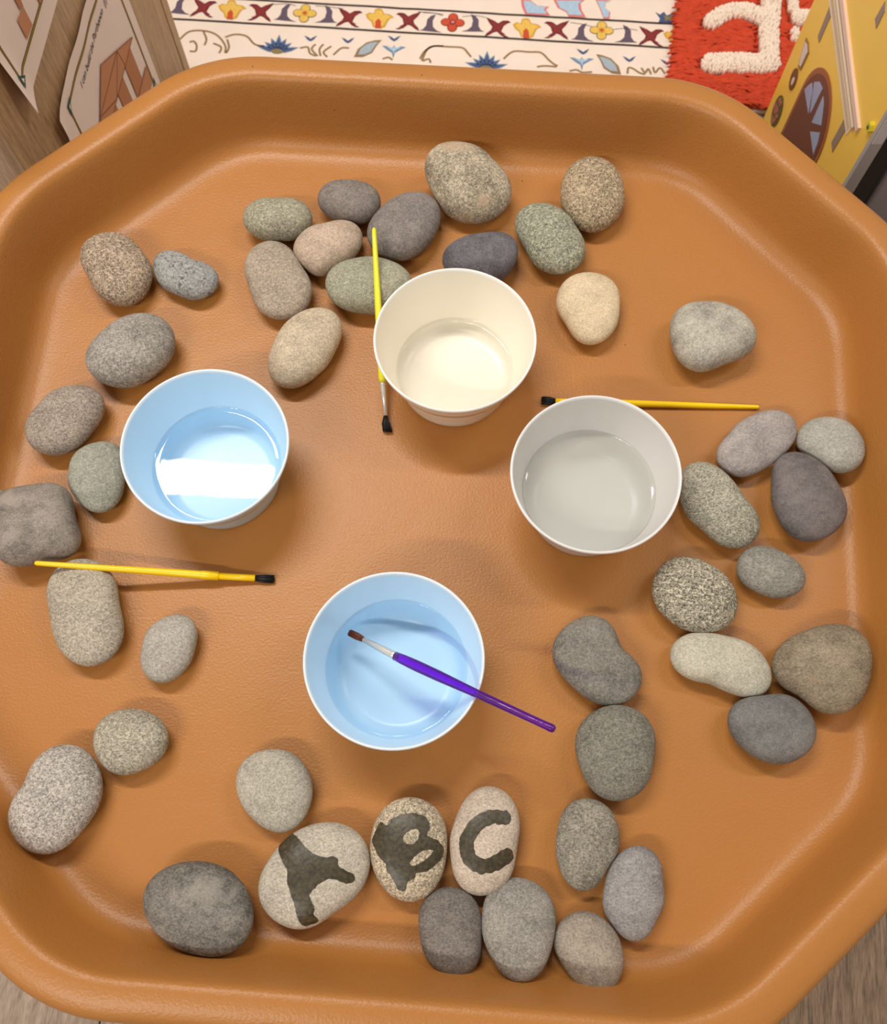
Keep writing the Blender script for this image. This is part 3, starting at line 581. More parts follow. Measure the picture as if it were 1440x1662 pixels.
# ================================================================ STONES
ROCKS = {
1: (-0.2912, 0.5203, 0.0178, 0.0334, 135, 10, [0.0252, 0.0315, 0.0313, 0.0253, 0.0341, 0.04, 0.0353, 0.0398, 0.0422, 0.0368, 0.0278, 0.0307, 0.0289, 0.0258, 0.0342, 0.033, 0.0345, 0.0322, 0.0323, 0.0335]),
2: (-0.2325, 0.5212, 0.0122, 0.0244, 0, 0, [0.0273, 0.0262, 0.0162, 0.0081, 0.0227, 0.015, 0.0194, 0.0296, 0.0332, 0.0289, 0.0257, 0.0313, 0.022, 0.0202, 0.0287, 0.0246, 0.027, 0.0357, 0.0356, 0.0326]),
3: (-0.2734, 0.4344, 0.0194, 0.039, 0, 0, [0.038, 0.0424, 0.0402, 0.0422, 0.0394, 0.0364, 0.0323, 0.0326, 0.0324, 0.0337, 0.0381, 0.0403, 0.0407, 0.0343, 0.0368, 0.0343, 0.0287, 0.0318, 0.0329, 0.0319]),
4: (-0.3294, 0.3695, 0.0161, 0.0323, 0, 0, [0.0294, 0.0367, 0.0417, 0.0395, 0.0323, 0.036, 0.0313, 0.0223, 0.0314, 0.0268, 0.0268, 0.0369, 0.0333, 0.0324, 0.0346, 0.029, 0.0312, 0.0249, 0.0275, 0.0292]),
5: (-0.2994, 0.3182, 0.0115, 0.023, 0, 0, [0.0273, 0.0278, 0.0288, 0.0376, 0.0318, 0.0313, 0.0326, 0.0284, 0.0241, 0.0241, 0.0249, 0.0171, 0.0261, 0.0253, 0.0232, 0.0352, 0.0335, 0.0335, 0.0312, 0.0272]),
6: (-0.3428, 0.2711, 0.0206, 0.0395, 180, 8, [0.0366, 0.0352, 0.0329, 0.0461, 0.0386, 0.0323, 0.0429, 0.0335, 0.0402, 0.0301, 0.037, 0.0283, 0.036, 0.0423, 0.0356, 0.0319, 0.038, 0.0341, 0.041, 0.0416]),
7: (-0.145, 0.5747, 0.0161, 0.0323, 0, 0, [0.0298, 0.0283, 0.0289, 0.0205, 0.0178, 0.0213, 0.0188, 0.0211, 0.0305, 0.0326, 0.0324, 0.0338, 0.0287, 0.025, 0.0219, 0.0228, 0.0228, 0.024, 0.0286, 0.0317]),
8: (-0.0769, 0.5927, 0.016, 0.0321, 0, 0, [0.0251, 0.0269, 0.0231, 0.0178, 0.0195, 0.0201, 0.0187, 0.0231, 0.0302, 0.0308, 0.0312, 0.0321, 0.0251, 0.0231, 0.0227, 0.0226, 0.0242, 0.0249, 0.0276, 0.0282]),
9: (-0.0311, 0.5593, 0.017, 0.0341, 0, 0, [0.0389, 0.0366, 0.0439, 0.0445, 0.0406, 0.0316, 0.0323, 0.0293, 0.0259, 0.0269, 0.0361, 0.0278, 0.0336, 0.0347, 0.0315, 0.032, 0.0326, 0.0326, 0.0293, 0.0314]),
10: (0.0335, 0.6037, 0.0232, 0.0377, 90, 22, [0.0374, 0.029, 0.0387, 0.0292, 0.0271, 0.0404, 0.041, 0.035, 0.0493, 0.0483, 0.0292, 0.0383, 0.0374, 0.0329, 0.0334, 0.0409, 0.0392, 0.0387, 0.0427, 0.0465]),
11: (-0.1028, 0.5395, 0.0157, 0.0315, 0, 0, [0.0323, 0.0361, 0.0403, 0.0379, 0.0269, 0.0258, 0.0271, 0.0257, 0.0234, 0.0301, 0.0285, 0.0264, 0.0247, 0.0292, 0.0267, 0.0194, 0.0324, 0.0171, 0.0231, 0.0317]),
12: (-0.1436, 0.5055, 0.0141, 0.0283, 0, 0, [0.0311, 0.0248, 0.0279, 0.0289, 0.0353, 0.0438, 0.0455, 0.0459, 0.0382, 0.0365, 0.0254, 0.0306, 0.0278, 0.0311, 0.0361, 0.0374, 0.0354, 0.0396, 0.0335, 0.0311]),
13: (-0.0613, 0.4976, 0.0168, 0.0337, 0, 0, [0.0383, 0.0444, 0.0303, 0.0327, 0.0315, 0.0267, 0.0315, 0.0312, 0.0376, 0.0399, 0.038, 0.0372, 0.0333, 0.0279, 0.0259, 0.0299, 0.0246, 0.0324, 0.0374, 0.0364]),
14: (-0.1196, 0.4372, 0.0151, 0.0304, 0, 0, [0.029, 0.0388, 0.0354, 0.0479, 0.0423, 0.0327, 0.0328, 0.032, 0.0239, 0.0269, 0.0307, 0.0322, 0.0372, 0.0427, 0.0454, 0.0323, 0.0311, 0.0333, 0.0221, 0.0298]),
15: (0.0422, 0.5244, 0.0157, 0.0315, 0, 0, [0.0333, 0.0378, 0.0359, 0.0353, 0.0241, 0.0279, 0.0253, 0.0264, 0.0294, 0.0351, 0.0351, 0.0319, 0.0336, 0.0303, 0.0261, 0.0281, 0.0289, 0.0242, 0.033, 0.0307]),
16: (0.1502, 0.59, 0.017, 0.033, 90, 6, [0.0342, 0.0298, 0.031, 0.041, 0.0376, 0.0358, 0.0435, 0.0334, 0.0307, 0.0333, 0.0296, 0.0284, 0.0332, 0.033, 0.0363, 0.0347, 0.0361, 0.0332, 0.0323, 0.029]),
17: (0.1107, 0.5441, 0.0155, 0.0312, 0, 0, [0.027, 0.0255, 0.0255, 0.0262, 0.033, 0.0363, 0.0398, 0.0406, 0.0485, 0.0289, 0.0326, 0.0304, 0.025, 0.0317, 0.0355, 0.0344, 0.0359, 0.0381, 0.034, 0.0305]),
18: (0.1385, 0.4708, 0.013, 0.0261, 0, 0, [0.0298, 0.0324, 0.0332, 0.0374, 0.0374, 0.0375, 0.0368, 0.0331, 0.0345, 0.0292, 0.0268, 0.0273, 0.0272, 0.0262, 0.0367, 0.0365, 0.0341, 0.0325, 0.0336, 0.0258]),
19: (0.2426, 0.4368, 0.0186, 0.0373, 0, 0, [0.0431, 0.0408, 0.0355, 0.0348, 0.0341, 0.0313, 0.0322, 0.0374, 0.0358, 0.0321, 0.0365, 0.0338, 0.0351, 0.0359, 0.0411, 0.0282, 0.0344, 0.0323, 0.037, 0.0412]),
20: (0.2709, 0.33, 0.012, 0.0242, 0, 0, [0.0305, 0.0499, 0.041, 0.0432, 0.0355, 0.0254, 0.0281, 0.0194, 0.0248, 0.028, 0.0217, 0.0408, 0.0328, 0.029, 0.0325, 0.0255, 0.0208, 0.0225, 0.0267, 0.0262]),
21: (0.3382, 0.3292, 0.0157, 0.0274, 0, 16, [0.0273, 0.0232, 0.0216, 0.0234, 0.0253, 0.0231, 0.0251, 0.0296, 0.0305, 0.0249, 0.0286, 0.0281, 0.013, 0.0272, 0.0221, 0.0258, 0.028, 0.0338, 0.0272, 0.0259]),
22: (0.3075, 0.2826, 0.0153, 0.0306, 0, 0, [0.0329, 0.0315, 0.0309, 0.0346, 0.035, 0.039, 0.0393, 0.0372, 0.0253, 0.0335, 0.0212, 0.0295, 0.0311, 0.0327, 0.0403, 0.042, 0.0422, 0.0387, 0.0416, 0.0357]),
23: (0.2367, 0.2739, 0.0144, 0.0289, 0, 0, [0.0209, 0.0282, 0.0188, 0.0218, 0.033, 0.0351, 0.0432, 0.0435, 0.0476, 0.0285, 0.0346, 0.0309, 0.0229, 0.0284, 0.029, 0.0365, 0.0377, 0.038, 0.0402, 0.0305]),
24: (0.2705, 0.2173, 0.0124, 0.0249, 0, 0, [0.0304, 0.0225, 0.022, 0.0205, 0.0191, 0.0214, 0.0208, 0.0252, 0.0255, 0.0234, 0.0289, 0.0234, 0.0219, 0.0236, 0.0207, 0.0233, 0.025, 0.0296, 0.0295, 0.0307]),
25: (0.2083, 0.1952, 0.0157, 0.0315, 0, 0, [0.0376, 0.03, 0.0254, 0.0329, 0.0319, 0.0285, 0.0399, 0.0375, 0.0385, 0.0373, 0.0356, 0.0365, 0.0285, 0.0302, 0.0332, 0.0284, 0.0297, 0.0368, 0.0342, 0.0274]),
26: (0.1245, 0.1426, 0.0138, 0.0276, 0, 0, [0.0276, 0.0222, 0.0277, 0.0192, 0.0402, 0.0359, 0.0388, 0.0432, 0.0378, 0.0394, 0.0385, 0.0306, 0.0299, 0.0328, 0.029, 0.0351, 0.0375, 0.0368, 0.0363, 0.0374]),
27: (0.2241, 0.137, 0.0126, 0.0254, 0, 0, [0.0412, 0.0323, 0.0283, 0.0248, 0.0312, 0.0236, 0.0263, 0.0399, 0.0431, 0.0361, 0.0448, 0.0322, 0.0156, 0.0197, 0.0221, 0.0177, 0.0205, 0.0386, 0.0354, 0.0348]),
28: (0.2995, 0.1293, 0.0185, 0.0344, 0, 10, [0.0387, 0.0374, 0.0458, 0.05, 0.0332, 0.0382, 0.0404, 0.0306, 0.0375, 0.0406, 0.0354, 0.0302, 0.0287, 0.0291, 0.0279, 0.0319, 0.0385, 0.0369, 0.0305, 0.0412]),
29: (0.2568, 0.0863, 0.0149, 0.0298, 0, 0, [0.0337, 0.0312, 0.0305, 0.0335, 0.0244, 0.0283, 0.0281, 0.0287, 0.0354, 0.0348, 0.0361, 0.0296, 0.0293, 0.0296, 0.0257, 0.0281, 0.0303, 0.0292, 0.0308, 0.034]),
30: (0.1326, 0.0713, 0.0155, 0.0312, 0, 0, [0.0335, 0.0298, 0.0351, 0.0369, 0.0373, 0.0357, 0.0354, 0.0364, 0.0357, 0.031, 0.0332, 0.0367, 0.0248, 0.0431, 0.0371, 0.0345, 0.0388, 0.0339, 0.0305, 0.027]),
31: (0.1055, 0.0014, 0.0128, 0.0257, 0, 0, [0.0262, 0.0268, 0.0253, 0.0334, 0.0356, 0.0326, 0.0358, 0.03, 0.0273, 0.0267, 0.0218, 0.0295, 0.0279, 0.0299, 0.0351, 0.0347, 0.0209, 0.0259, 0.0225, 0.018]),
32: (0.1374, -0.0367, 0.0122, 0.0244, 0, 0, [0.024, 0.0244, 0.0272, 0.0366, 0.0354, 0.0376, 0.0312, 0.0289, 0.0228, 0.0258, 0.0228, 0.0234, 0.0291, 0.026, 0.0299, 0.0332, 0.028, 0.0216, 0.026, 0.0195]),
33: (0.1002, -0.0714, 0.0128, 0.0255, 270, 3, [0.026, 0.0241, 0.0227, 0.0238, 0.0247, 0.0261, 0.0258, 0.026, 0.0283, 0.0254, 0.0236, 0.0265, 0.0218, 0.0232, 0.0306, 0.0284, 0.0317, 0.0326, 0.0296, 0.0253]),
34: (0.0483, -0.0597, 0.0153, 0.0259, 270, 12, [0.0289, 0.032, 0.0303, 0.0383, 0.0361, 0.0372, 0.0361, 0.0368, 0.0275, 0.0292, 0.027, 0.0252, 0.0276, 0.0301, 0.0336, 0.0359, 0.0359, 0.0297, 0.0307, 0.0252]),
35: (0.0036, -0.0567, 0.0131, 0.026, 270, 3, [0.0206, 0.0185, 0.0213, 0.0259, 0.0276, 0.0296, 0.0311, 0.0357, 0.0293, 0.0306, 0.0308, 0.0258, 0.0312, 0.0309, 0.0326, 0.0316, 0.0291, 0.0292, 0.0196, 0.0192]),
36: (0.0245, 0.0044, 0.014, 0.0281, 0, 0, [0.0283, 0.0314, 0.0331, 0.0444, 0.0417, 0.0417, 0.0389, 0.0284, 0.0254, 0.0282, 0.0226, 0.0251, 0.0325, 0.0305, 0.038, 0.0391, 0.0332, 0.0336, 0.0298, 0.0255]),
37: (-0.032, 0.0028, 0.0145, 0.0291, 0, 0, [0.0315, 0.031, 0.0325, 0.038, 0.0379, 0.0367, 0.0365, 0.0369, 0.0293, 0.0302, 0.0305, 0.0293, 0.0297, 0.036, 0.037, 0.0373, 0.0393, 0.0351, 0.0319, 0.0288]),
38: (-0.1065, -0.0189, 0.0154, 0.0309, 0, 0, [0.0485, 0.0454, 0.0477, 0.0505, 0.0473, 0.0353, 0.0406, 0.0377, 0.0319, 0.0357, 0.0416, 0.038, 0.0369, 0.0396, 0.0364, 0.032, 0.03, 0.0347, 0.0297, 0.0347]),
39: (-0.1891, -0.0312, 0.0182, 0.0351, 270, 9, [0.0369, 0.0384, 0.0313, 0.0291, 0.0277, 0.0315, 0.0286, 0.0312, 0.0412, 0.0391, 0.0388, 0.0396, 0.0373, 0.0323, 0.0349, 0.0409, 0.0364, 0.047, 0.0485, 0.0448]),
40: (-0.1343, 0.0508, 0.013, 0.0261, 0, 0, [0.0291, 0.0269, 0.0276, 0.0277, 0.0311, 0.027, 0.032, 0.0326, 0.0348, 0.0283, 0.0362, 0.0273, 0.027, 0.0325, 0.0302, 0.0322, 0.0359, 0.0347, 0.0293, 0.0303]),
41: (-0.2933, 0.2008, 0.0146, 0.0294, 0, 0, [0.0286, 0.0251, 0.0261, 0.0347, 0.0331, 0.0429, 0.042, 0.0414, 0.048, 0.0281, 0.0376, 0.0313, 0.0299, 0.0423, 0.0421, 0.052, 0.0477, 0.0485, 0.0378, 0.028]),
42: (-0.2258, 0.1623, 0.0119, 0.0239, 0, 0, [0.0226, 0.0215, 0.0302, 0.0317, 0.0304, 0.0287, 0.0295, 0.0244, 0.0212, 0.0256, 0.0199, 0.0209, 0.0268, 0.0268, 0.0243, 0.0277, 0.0252, 0.0206, 0.0218, 0.0214]),
43: (-0.2501, 0.0878, 0.0139, 0.0279, 0, 0, [0.0303, 0.0296, 0.0278, 0.0288, 0.029, 0.0244, 0.0291, 0.0325, 0.0275, 0.0307, 0.0316, 0.0251, 0.0262, 0.0279, 0.0246, 0.0237, 0.024, 0.0262, 0.0239, 0.0288]),
44: (-0.3066, 0.0463, 0.0182, 0.0343, 180, 9, [0.0349, 0.0393, 0.0416, 0.0417, 0.0417, 0.0434, 0.0336, 0.0299, 0.0243, 0.0278, 0.0221, 0.0361, 0.0336, 0.0379, 0.0402, 0.0427, 0.0387, 0.0345, 0.0361, 0.035]),
45: (-0.3918, 0.2985, 0.0079, 0.0142, 180, 10, [0.02, 0.0209, 0.0161, 0.0124, 0.0188, 0.0058, 0.0108, 0.019, 0.0096, 0.0163, 0.0233, 0.0156, 0.0112, 0.0148, 0.0115, 0.0078, 0.0097, 0.0133, 0.0105, 0.0123]),
}
LETTERS = {'A': [[-0.11918, 0.01541], [-0.11239, 0.00984], [-0.10525, 0.0023], [-0.0986, -0.00099], [-0.09209, -0.00261], [-0.08783, -0.00147], [-0.08392, -0.00448], [-0.08301, -0.00906], [-0.07707, -0.01295], [-0.07248, -0.01517], [-0.07191, -0.01933], [-0.07504, -0.02128], [-0.08128, -0.02003], [-0.08654, -0.01781], [-0.09183, -0.01827], [-0.09819, -0.02158], [-0.10243, -0.02555], [-0.10455, -0.02957], [-0.10086, -0.03684], [-0.10168, -0.04197], [-0.09863, -0.047], [-0.10336, -0.04933], [-0.10967, -0.05012], [-0.11344, -0.04472], [-0.11531, -0.03644], [-0.11856, -0.02618], [-0.12158, -0.01794], [-0.12114, -0.0118], [-0.12538, -0.00449], [-0.12925, 0.0029], [-0.1297, 0.00931], [-0.12536, 0.01349]], 'B': [[-0.05695, 0.01486], [-0.05238, 0.02219], [-0.04777, 0.01942], [-0.04221, 0.02504], [-0.03335, 0.02758], [-0.02454, 0.0278], [-0.01799, 0.02443], [-0.0148, 0.01794], [-0.0171, 0.01162], [-0.01064, 0.00832], [-0.00533, 0.00293], [-0.00596, -0.00442], [-0.01217, -0.0105], [-0.01873, -0.01445], [-0.0252, -0.01529], [-0.02746, -0.01937], [-0.03182, -0.02133], [-0.03461, -0.0275], [-0.03958, -0.02636], [-0.04267, -0.02006], [-0.04692, -0.01375], [-0.04902, -0.00747], [-0.05346, -0.0032], [-0.05687, 0.00318], [-0.05905, 0.00854]], 'B1': [[-0.03452, 0.01204], [-0.02682, 0.01671], [-0.02293, 0.01386], [-0.02476, 0.00822], [-0.03025, 0.005], [-0.03457, 0.00783]], 'B2': [[-0.03045, -0.00791], [-0.02493, -0.00182], [-0.0173, 0.00112], [-0.013, -4e-05], [-0.01633, -0.00412], [-0.02289, -0.0081], [-0.02833, -0.01003]], 'C': [[0.04148, 0.02291], [0.03264, 0.02373], [0.02259, 0.02014], [0.01577, 0.0129], [0.01222, 0.00457], [0.01408, -0.00489], [0.02038, -0.01087], [0.02794, -0.01147], [0.03569, -0.00857], [0.04205, -0.00457]]}
def stone_material(i, rgb, contrast, speck, scale=1.0, patch=None, dark_specks=0.0):
    m, nt, b = new_mat('stone_%d' % i); L = nt.links.new; N = nt.nodes.new
    base = [c*STONE_K*k for c, k in zip(lin(rgb), (1.24, 1.205, 1.165))]
    tc = N('ShaderNodeTexCoord'); mp = N('ShaderNodeMapping'); mp.inputs['Location'].default_value = (i*1.37, i*0.71, i*0.33)
    mp.inputs['Rotation'].default_value = (0, 0, i*0.9); mp.inputs['Scale'].default_value = (1, 1.25, 1)
    L(tc.outputs['Object'], mp.inputs['Vector'])
    def noise(s, d, r=.6):
        n = N('ShaderNodeTexNoise'); n.inputs['Scale'].default_value = s*scale; n.inputs['Detail'].default_value = d; n.inputs['Roughness'].default_value = r; L(mp.outputs['Vector'], n.inputs['Vector']); return n
    big = noise(34, 8, .75); fine = noise(620, 3, .75); mid = noise(330, 3, .7)
    def ramp(src, p0, c0, p1, c1):
        r = N('ShaderNodeValToRGB'); r.color_ramp.elements[0].position = p0; r.color_ramp.elements[1].position = p1; r.color_ramp.elements[0].color = (*c0, 1); r.color_ramp.elements[1].color = (*c1, 1); L(src.outputs['Fac'], r.inputs['Fac']); return r
    def sc(k): return [min(1, c*k) for c in base]
    r1 = ramp(big, .36, sc(1-contrast*1.7-.04), .62, sc(1+contrast*1.7+.04))
    r2 = ramp(fine, .42, (max(.2, 1-speck*1.3-.12),)*3, .54, (1,)*3)
    mul = N('ShaderNodeMix'); mul.data_type = 'RGBA'; mul.blend_type = 'MULTIPLY'; mul.inputs['Factor'].default_value = 1; L(r1.outputs['Color'], mul.inputs['A']); L(r2.outputs['Color'], mul.inputs['B'])
    # light mineral specks
    r3 = ramp(mid, .53, (0, 0, 0), .60, (min(1, speck*1.1+.05),)*3)
    mx = N('ShaderNodeMix'); mx.data_type = 'RGBA'; mx.inputs['B'].default_value = (*[min(1, c*1.75+.03) for c in base], 1); L(r3.outputs['Color'], mx.inputs['Factor']); L(mul.outputs['Result'], mx.inputs['A'])
    last_ = mx
    if dark_specks:
        v = N('ShaderNodeTexNoise'); v.inputs['Scale'].default_value = 260; v.inputs['Detail'].default_value = 1; L(mp.outputs['Vector'], v.inputs['Vector'])
        r4 = ramp(v, .62, (0, 0, 0), .68, (dark_specks,)*3)
        m4 = N('ShaderNodeMix'); m4.data_type = 'RGBA'; m4.inputs['B'].default_value = (*sc(.25), 1); L(r4.outputs['Color'], m4.inputs['Factor']); L(last_.outputs['Result'], m4.inputs['A']); last_ = m4
    if patch:
        pc, pos = patch
        g = N('ShaderNodeTexNoise'); g.inputs['Scale'].default_value = 26; g.inputs['Detail'].default_value = 6; g.inputs['Distortion'].default_value = .6; L(mp.outputs['Vector'], g.inputs['Vector'])
        r5 = ramp(g, pos, (0, 0, 0), pos+.12, (.7,)*3)
        m5 = N('ShaderNodeMix'); m5.data_type = 'RGBA'; m5.inputs['B'].default_value = (*[c*STONE_K for c in lin(pc)], 1); L(r5.outputs['Color'], m5.inputs['Factor']); L(last_.outputs['Result'], m5.inputs['A']); last_ = m5
    L(last_.outputs['Result'], b.inputs['Base Color'])
    ad = N('ShaderNodeMath'); ad.operation = 'MULTIPLY_ADD'; ad.inputs[1].default_value = 0.5; L(fine.outputs['Fac'], ad.inputs[0]); L(mid.outputs['Fac'], ad.inputs[2])
    bp = N('ShaderNodeBump'); bp.inputs['Strength'].default_value = 0.55; bp.inputs['Distance'].default_value = 0.0007; L(ad.outputs[0], bp.inputs['Height']); L(bp.outputs['Normal'], b.inputs['Normal'])
    b.inputs['Roughness'].default_value = 0.75; b.inputs['Specular IOR Level'].default_value = 0.25
    return m
STONE_K = 1.0
STONES = {  # id: (colour, contrast, speckle, label, extras); several right and near-wall colours darkened to paint in weaker light
1: ((156, 140, 122), .10, .45, 'brown-grey speckled oval stone in the far left corner of the tray', {}),
2: ((142, 143, 142), .08, .25, 'small bluish grey bean-shaped stone with dark specks, beside the far left corner stone', dict(dark_specks=.8)),
3: ((142, 138, 132), .12, .30, 'large mottled grey oval stone just above the left blue bowl', {}),
4: ((146, 136, 126), .10, .30, 'warm grey egg-shaped stone by the left wall, between two other left-hand stones', {}),
5: ((146, 147, 136), .08, .18, 'greenish grey rounded stone tucked against the left blue bowl', {}),
6: ((128, 121, 115), .20, .15, 'large dark grey blocky stone at the left edge, above the lying yellow brush', dict(patch=((160, 150, 138), .56))),
7: ((146, 143, 126), .08, .30, 'greenish grey oval stone, furthest left of the top cluster', {}),
8: ((118, 111, 107), .14, .18, 'grey-brown oval stone at the back of the top cluster, left of the purplish grey one', {}),
9: ((120, 114, 111), .14, .18, 'purplish grey round stone with the tip of the upright yellow brush over it', dict(patch=((165, 158, 150), .60))),
10: ((156, 146, 128), .22, .35, 'biggest stone at the top, pitted and tan-veined, leaning on the far wall', dict(patch=((186, 160, 132), .58))),
11: ((170, 153, 137), .08, .15, 'pinkish tan oval stone in the middle of the top cluster', {}),
12: ((154, 142, 129), .08, .22, 'taupe upright oval stone at the lower left of the top cluster', {}),
13: ((144, 144, 128), .08, .22, 'olive grey oval stone lying under the upright yellow brush', {}),
14: ((178, 165, 145), .08, .18, 'pale beige slanted oval stone alone above right of the left blue bowl', {}),
15: ((98, 95, 102), .18, .15, 'dark slate stone partly hidden behind the cream bowl', {}),
16: ((158, 142, 118), .10, .45, 'brown speckled round stone by the far wall at upper right', {}),
17: ((144, 145, 128), .12, .40, 'greenish speckled slanted oval stone below left of the brown speckled round one', {}),
18: ((198, 181, 153), .06, .10, 'cream coloured smooth stone to the right of the cream bowl', {}),
19: ((158, 155, 145), .18, .15, 'light grey wide stone lying alone in the upper right of the tray', {}),
20: ((148, 142, 140), .12, .12, 'smooth grey slanted oval stone just below the end of the right-hand yellow brush', {}),
21: ((154, 153, 146), .08, .12, 'rounded light grey stone touching the right wall, furthest right of its cluster', {}),
22: ((103, 98, 98), .16, .08, 'dark purplish grey stone with a chipped edge, near the right wall', {}),
23: ((148, 146, 132), .12, .35, 'speckled grey-green oval stone leaning against the light grey bowl', {}),
24: ((131, 129, 123), .12, .20, 'small grey oval stone below the dark purplish stone on the right', {}),
25: ((150, 145, 130), .10, .65, 'strongly black-and-cream speckled round stone below right of the grey bowl', {}),
26: ((118, 115, 109), .14, .20, 'dark grey bean-shaped stone right of the bowl with the purple brush', {}),
27: ((174, 171, 157), .07, .12, 'palest grey long smooth stone between the speckled round stone and the brownish one', {}),
28: ((129, 118, 101), .16, .18, 'large brownish triangular stone against the right wall', dict(patch=((160, 128, 100), .58))),
29: ((109, 109, 108), .12, .12, 'dark blue-grey stone below the pale long one, at lower right', {}),
30: ((116, 114, 106), .12, .25, 'dark grey round stone right below the bean-shaped one', {}),
31: ((131, 127, 116), .14, .30, 'upright grey stone with dark freckles, right of the letter C stone', {}),
32: ((131, 129, 129), .12, .18, 'upright bluish grey stone with a pale spot, furthest right of the bottom row', dict(patch=((175, 172, 168), .64))),
33: ((144, 136, 125), .10, .15, 'grey-beige stone at the near wall, furthest right of the three touching it', {}),
34: ((136, 133, 128), .10, .20, 'grey egg-shaped stone at the near wall directly below the letter C stone, middle of three', {}),
35: ((109, 104, 100), .12, .20, 'dark grey oval stone at the near wall below the letter B stone', {}),
36: ((178, 165, 152), .06, .15, 'pale upright oval stone painted with a wet letter C', {}),
37: ((174, 162, 142), .08, .40, 'tan speckled oval stone painted with a wet letter B', {}),
38: ((170, 164, 152), .07, .18, 'large pale grey stone painted with a wet letter A', {}),
39: ((112, 109, 104), .22, .22, 'large dark mottled grey stone by the near wall at lower left', dict(patch=((162, 156, 146), .58))),
40: ((160, 156, 145), .06, .18, 'round light grey stone just above the letter A stone', {}),
41: ((158, 151, 138), .07, .26, 'upright rounded-rectangle grey stone with the lying yellow brush over its top', {}),
42: ((156, 152, 144), .05, .18, 'small smooth light grey stone standing alone in the left middle', {}),
43: ((154, 149, 135), .08, .33, 'small round speckled grey stone touching the big stone at lower left', {}),
44: ((164, 159, 152), .08, .34, 'large light grey speckled stone against the left wall at lower left', {}),
45: ((140, 138, 125), .08, .25, 'sliver of a grey-green stone at the left wall behind the blocky dark stone', {}),
}
def fourier(r):
    n = len(r); co = []
    for m_ in range(6):
        re = sum(r[k]*math.cos(2*PI*m_*k/n) for k in range(n))/n; im = -sum(r[k]*math.sin(2*PI*m_*k/n) for k in range(n))/n
        co.append((re, im))
    return lambda ph: co[0][0] + sum(2*(co[q][0]*math.cos(q*ph)-co[q][1]*math.sin(q*ph)) for q in range(1, 6))
STONE_OBJ = {}; RF = {}
GROUP = 'grey river stones in the orange tray'
for i, (cx, cy, cz, h, td, ta, rad) in ROCKS.items():
    rgb, con, spk, label, ex_ = STONES[i]
    rf = fourier(rad); RF[i] = rf; nph, nth = 72, 26; V = []; F = []
    d = math.radians(td); ax = Vector((math.sin(d), -math.cos(d), 0)); Rm = Matrix.Rotation(math.radians(ta), 3, ax)
    lump = 0.012
    for a in range(nth):
        th = math.radians(-86+a*(176/(nth-1)) if a < nth-1 else 90)
        q = abs(math.cos(th))**.85; z = h/2*(1 if th > 0 else -1)*abs(math.sin(th))**.95
        if a == nth-1: V.append(Rm @ Vector((0, 0, h/2))); break
        for k in range(nph):
            ph = 2*PI*k/nph; r = rf(ph)*q
            p = Vector((r*math.cos(ph), r*math.sin(ph), z))
            nn = mnoise.noise(p*55+Vector((i*3.1, 0, 0)))*lump*q + mnoise.noise(p*140+Vector((0, i*2.7, 0)))*lump*.35
            if th > 0: p.z *= 1+nn*3.0
            V.append(Rm @ p)
    for a in range(nth-2):
        for k in range(nph):
            j = (k+1) % nph; F.append((a*nph+k, a*nph+j, (a+1)*nph+j, (a+1)*nph+k))
    top = len(V)-1; a = nth-2
    for k in range(nph): F.append((a*nph+k, a*nph+(k+1) % nph, top))
    F.append(tuple(range(nph))[::-1])
    o = mesh_obj('stone', V, F, stone_material(i, rgb, con, spk, **ex_), None, True); o.location = (cx, cy+(.0025 if i == 34 else 0), cz+0.0003+({39: .0025, 34: .0015}.get(i, 0)))
    tag(o, label, 'stone', GROUP); STONE_OBJ[i] = o

# wet letters: thin films of water on three stones, cut on a fine grid that follows the stone's top
def pip(x, y, P):
    c = False; n = len(P)
    for i in range(n):
        x1, y1 = P[i]; x2, y2 = P[(i+1) % n]
        if (y1 > y) != (y2 > y) and x < (x2-x1)*(y-y1)/(y2-y1)+x1: c = not c
    return c
wet = new_mat('wet_stone')
def wet_mat():
    m, nt, b = wet; L = nt.links.new; N = nt.nodes.new
    tc = N('ShaderNodeTexCoord'); n = N('ShaderNodeTexNoise'); n.inputs['Scale'].default_value = 350; n.inputs['Detail'].default_value = 4; L(tc.outputs['Object'], n.inputs['Vector'])
    r = N('ShaderNodeValToRGB'); r.color_ramp.elements[0].position = .38; r.color_ramp.elements[1].position = .68; r.color_ramp.elements[0].color = (*lin((50, 43, 28)), 1); r.color_ramp.elements[1].color = (*lin((80, 70, 48)), 1)
    L(n.outputs['Fac'], r.inputs['Fac']); L(r.outputs['Color'], b.inputs['Base Color']); b.inputs['Roughness'].default_value = .42
    bp = N('ShaderNodeBump'); bp.inputs['Strength'].default_value = .4; bp.inputs['Distance'].default_value = .0006; L(n.outputs['Fac'], bp.inputs['Height']); L(bp.outputs['Normal'], b.inputs['Normal'])
    return m
WM = wet_mat()
from mathutils.bvhtree import BVHTree
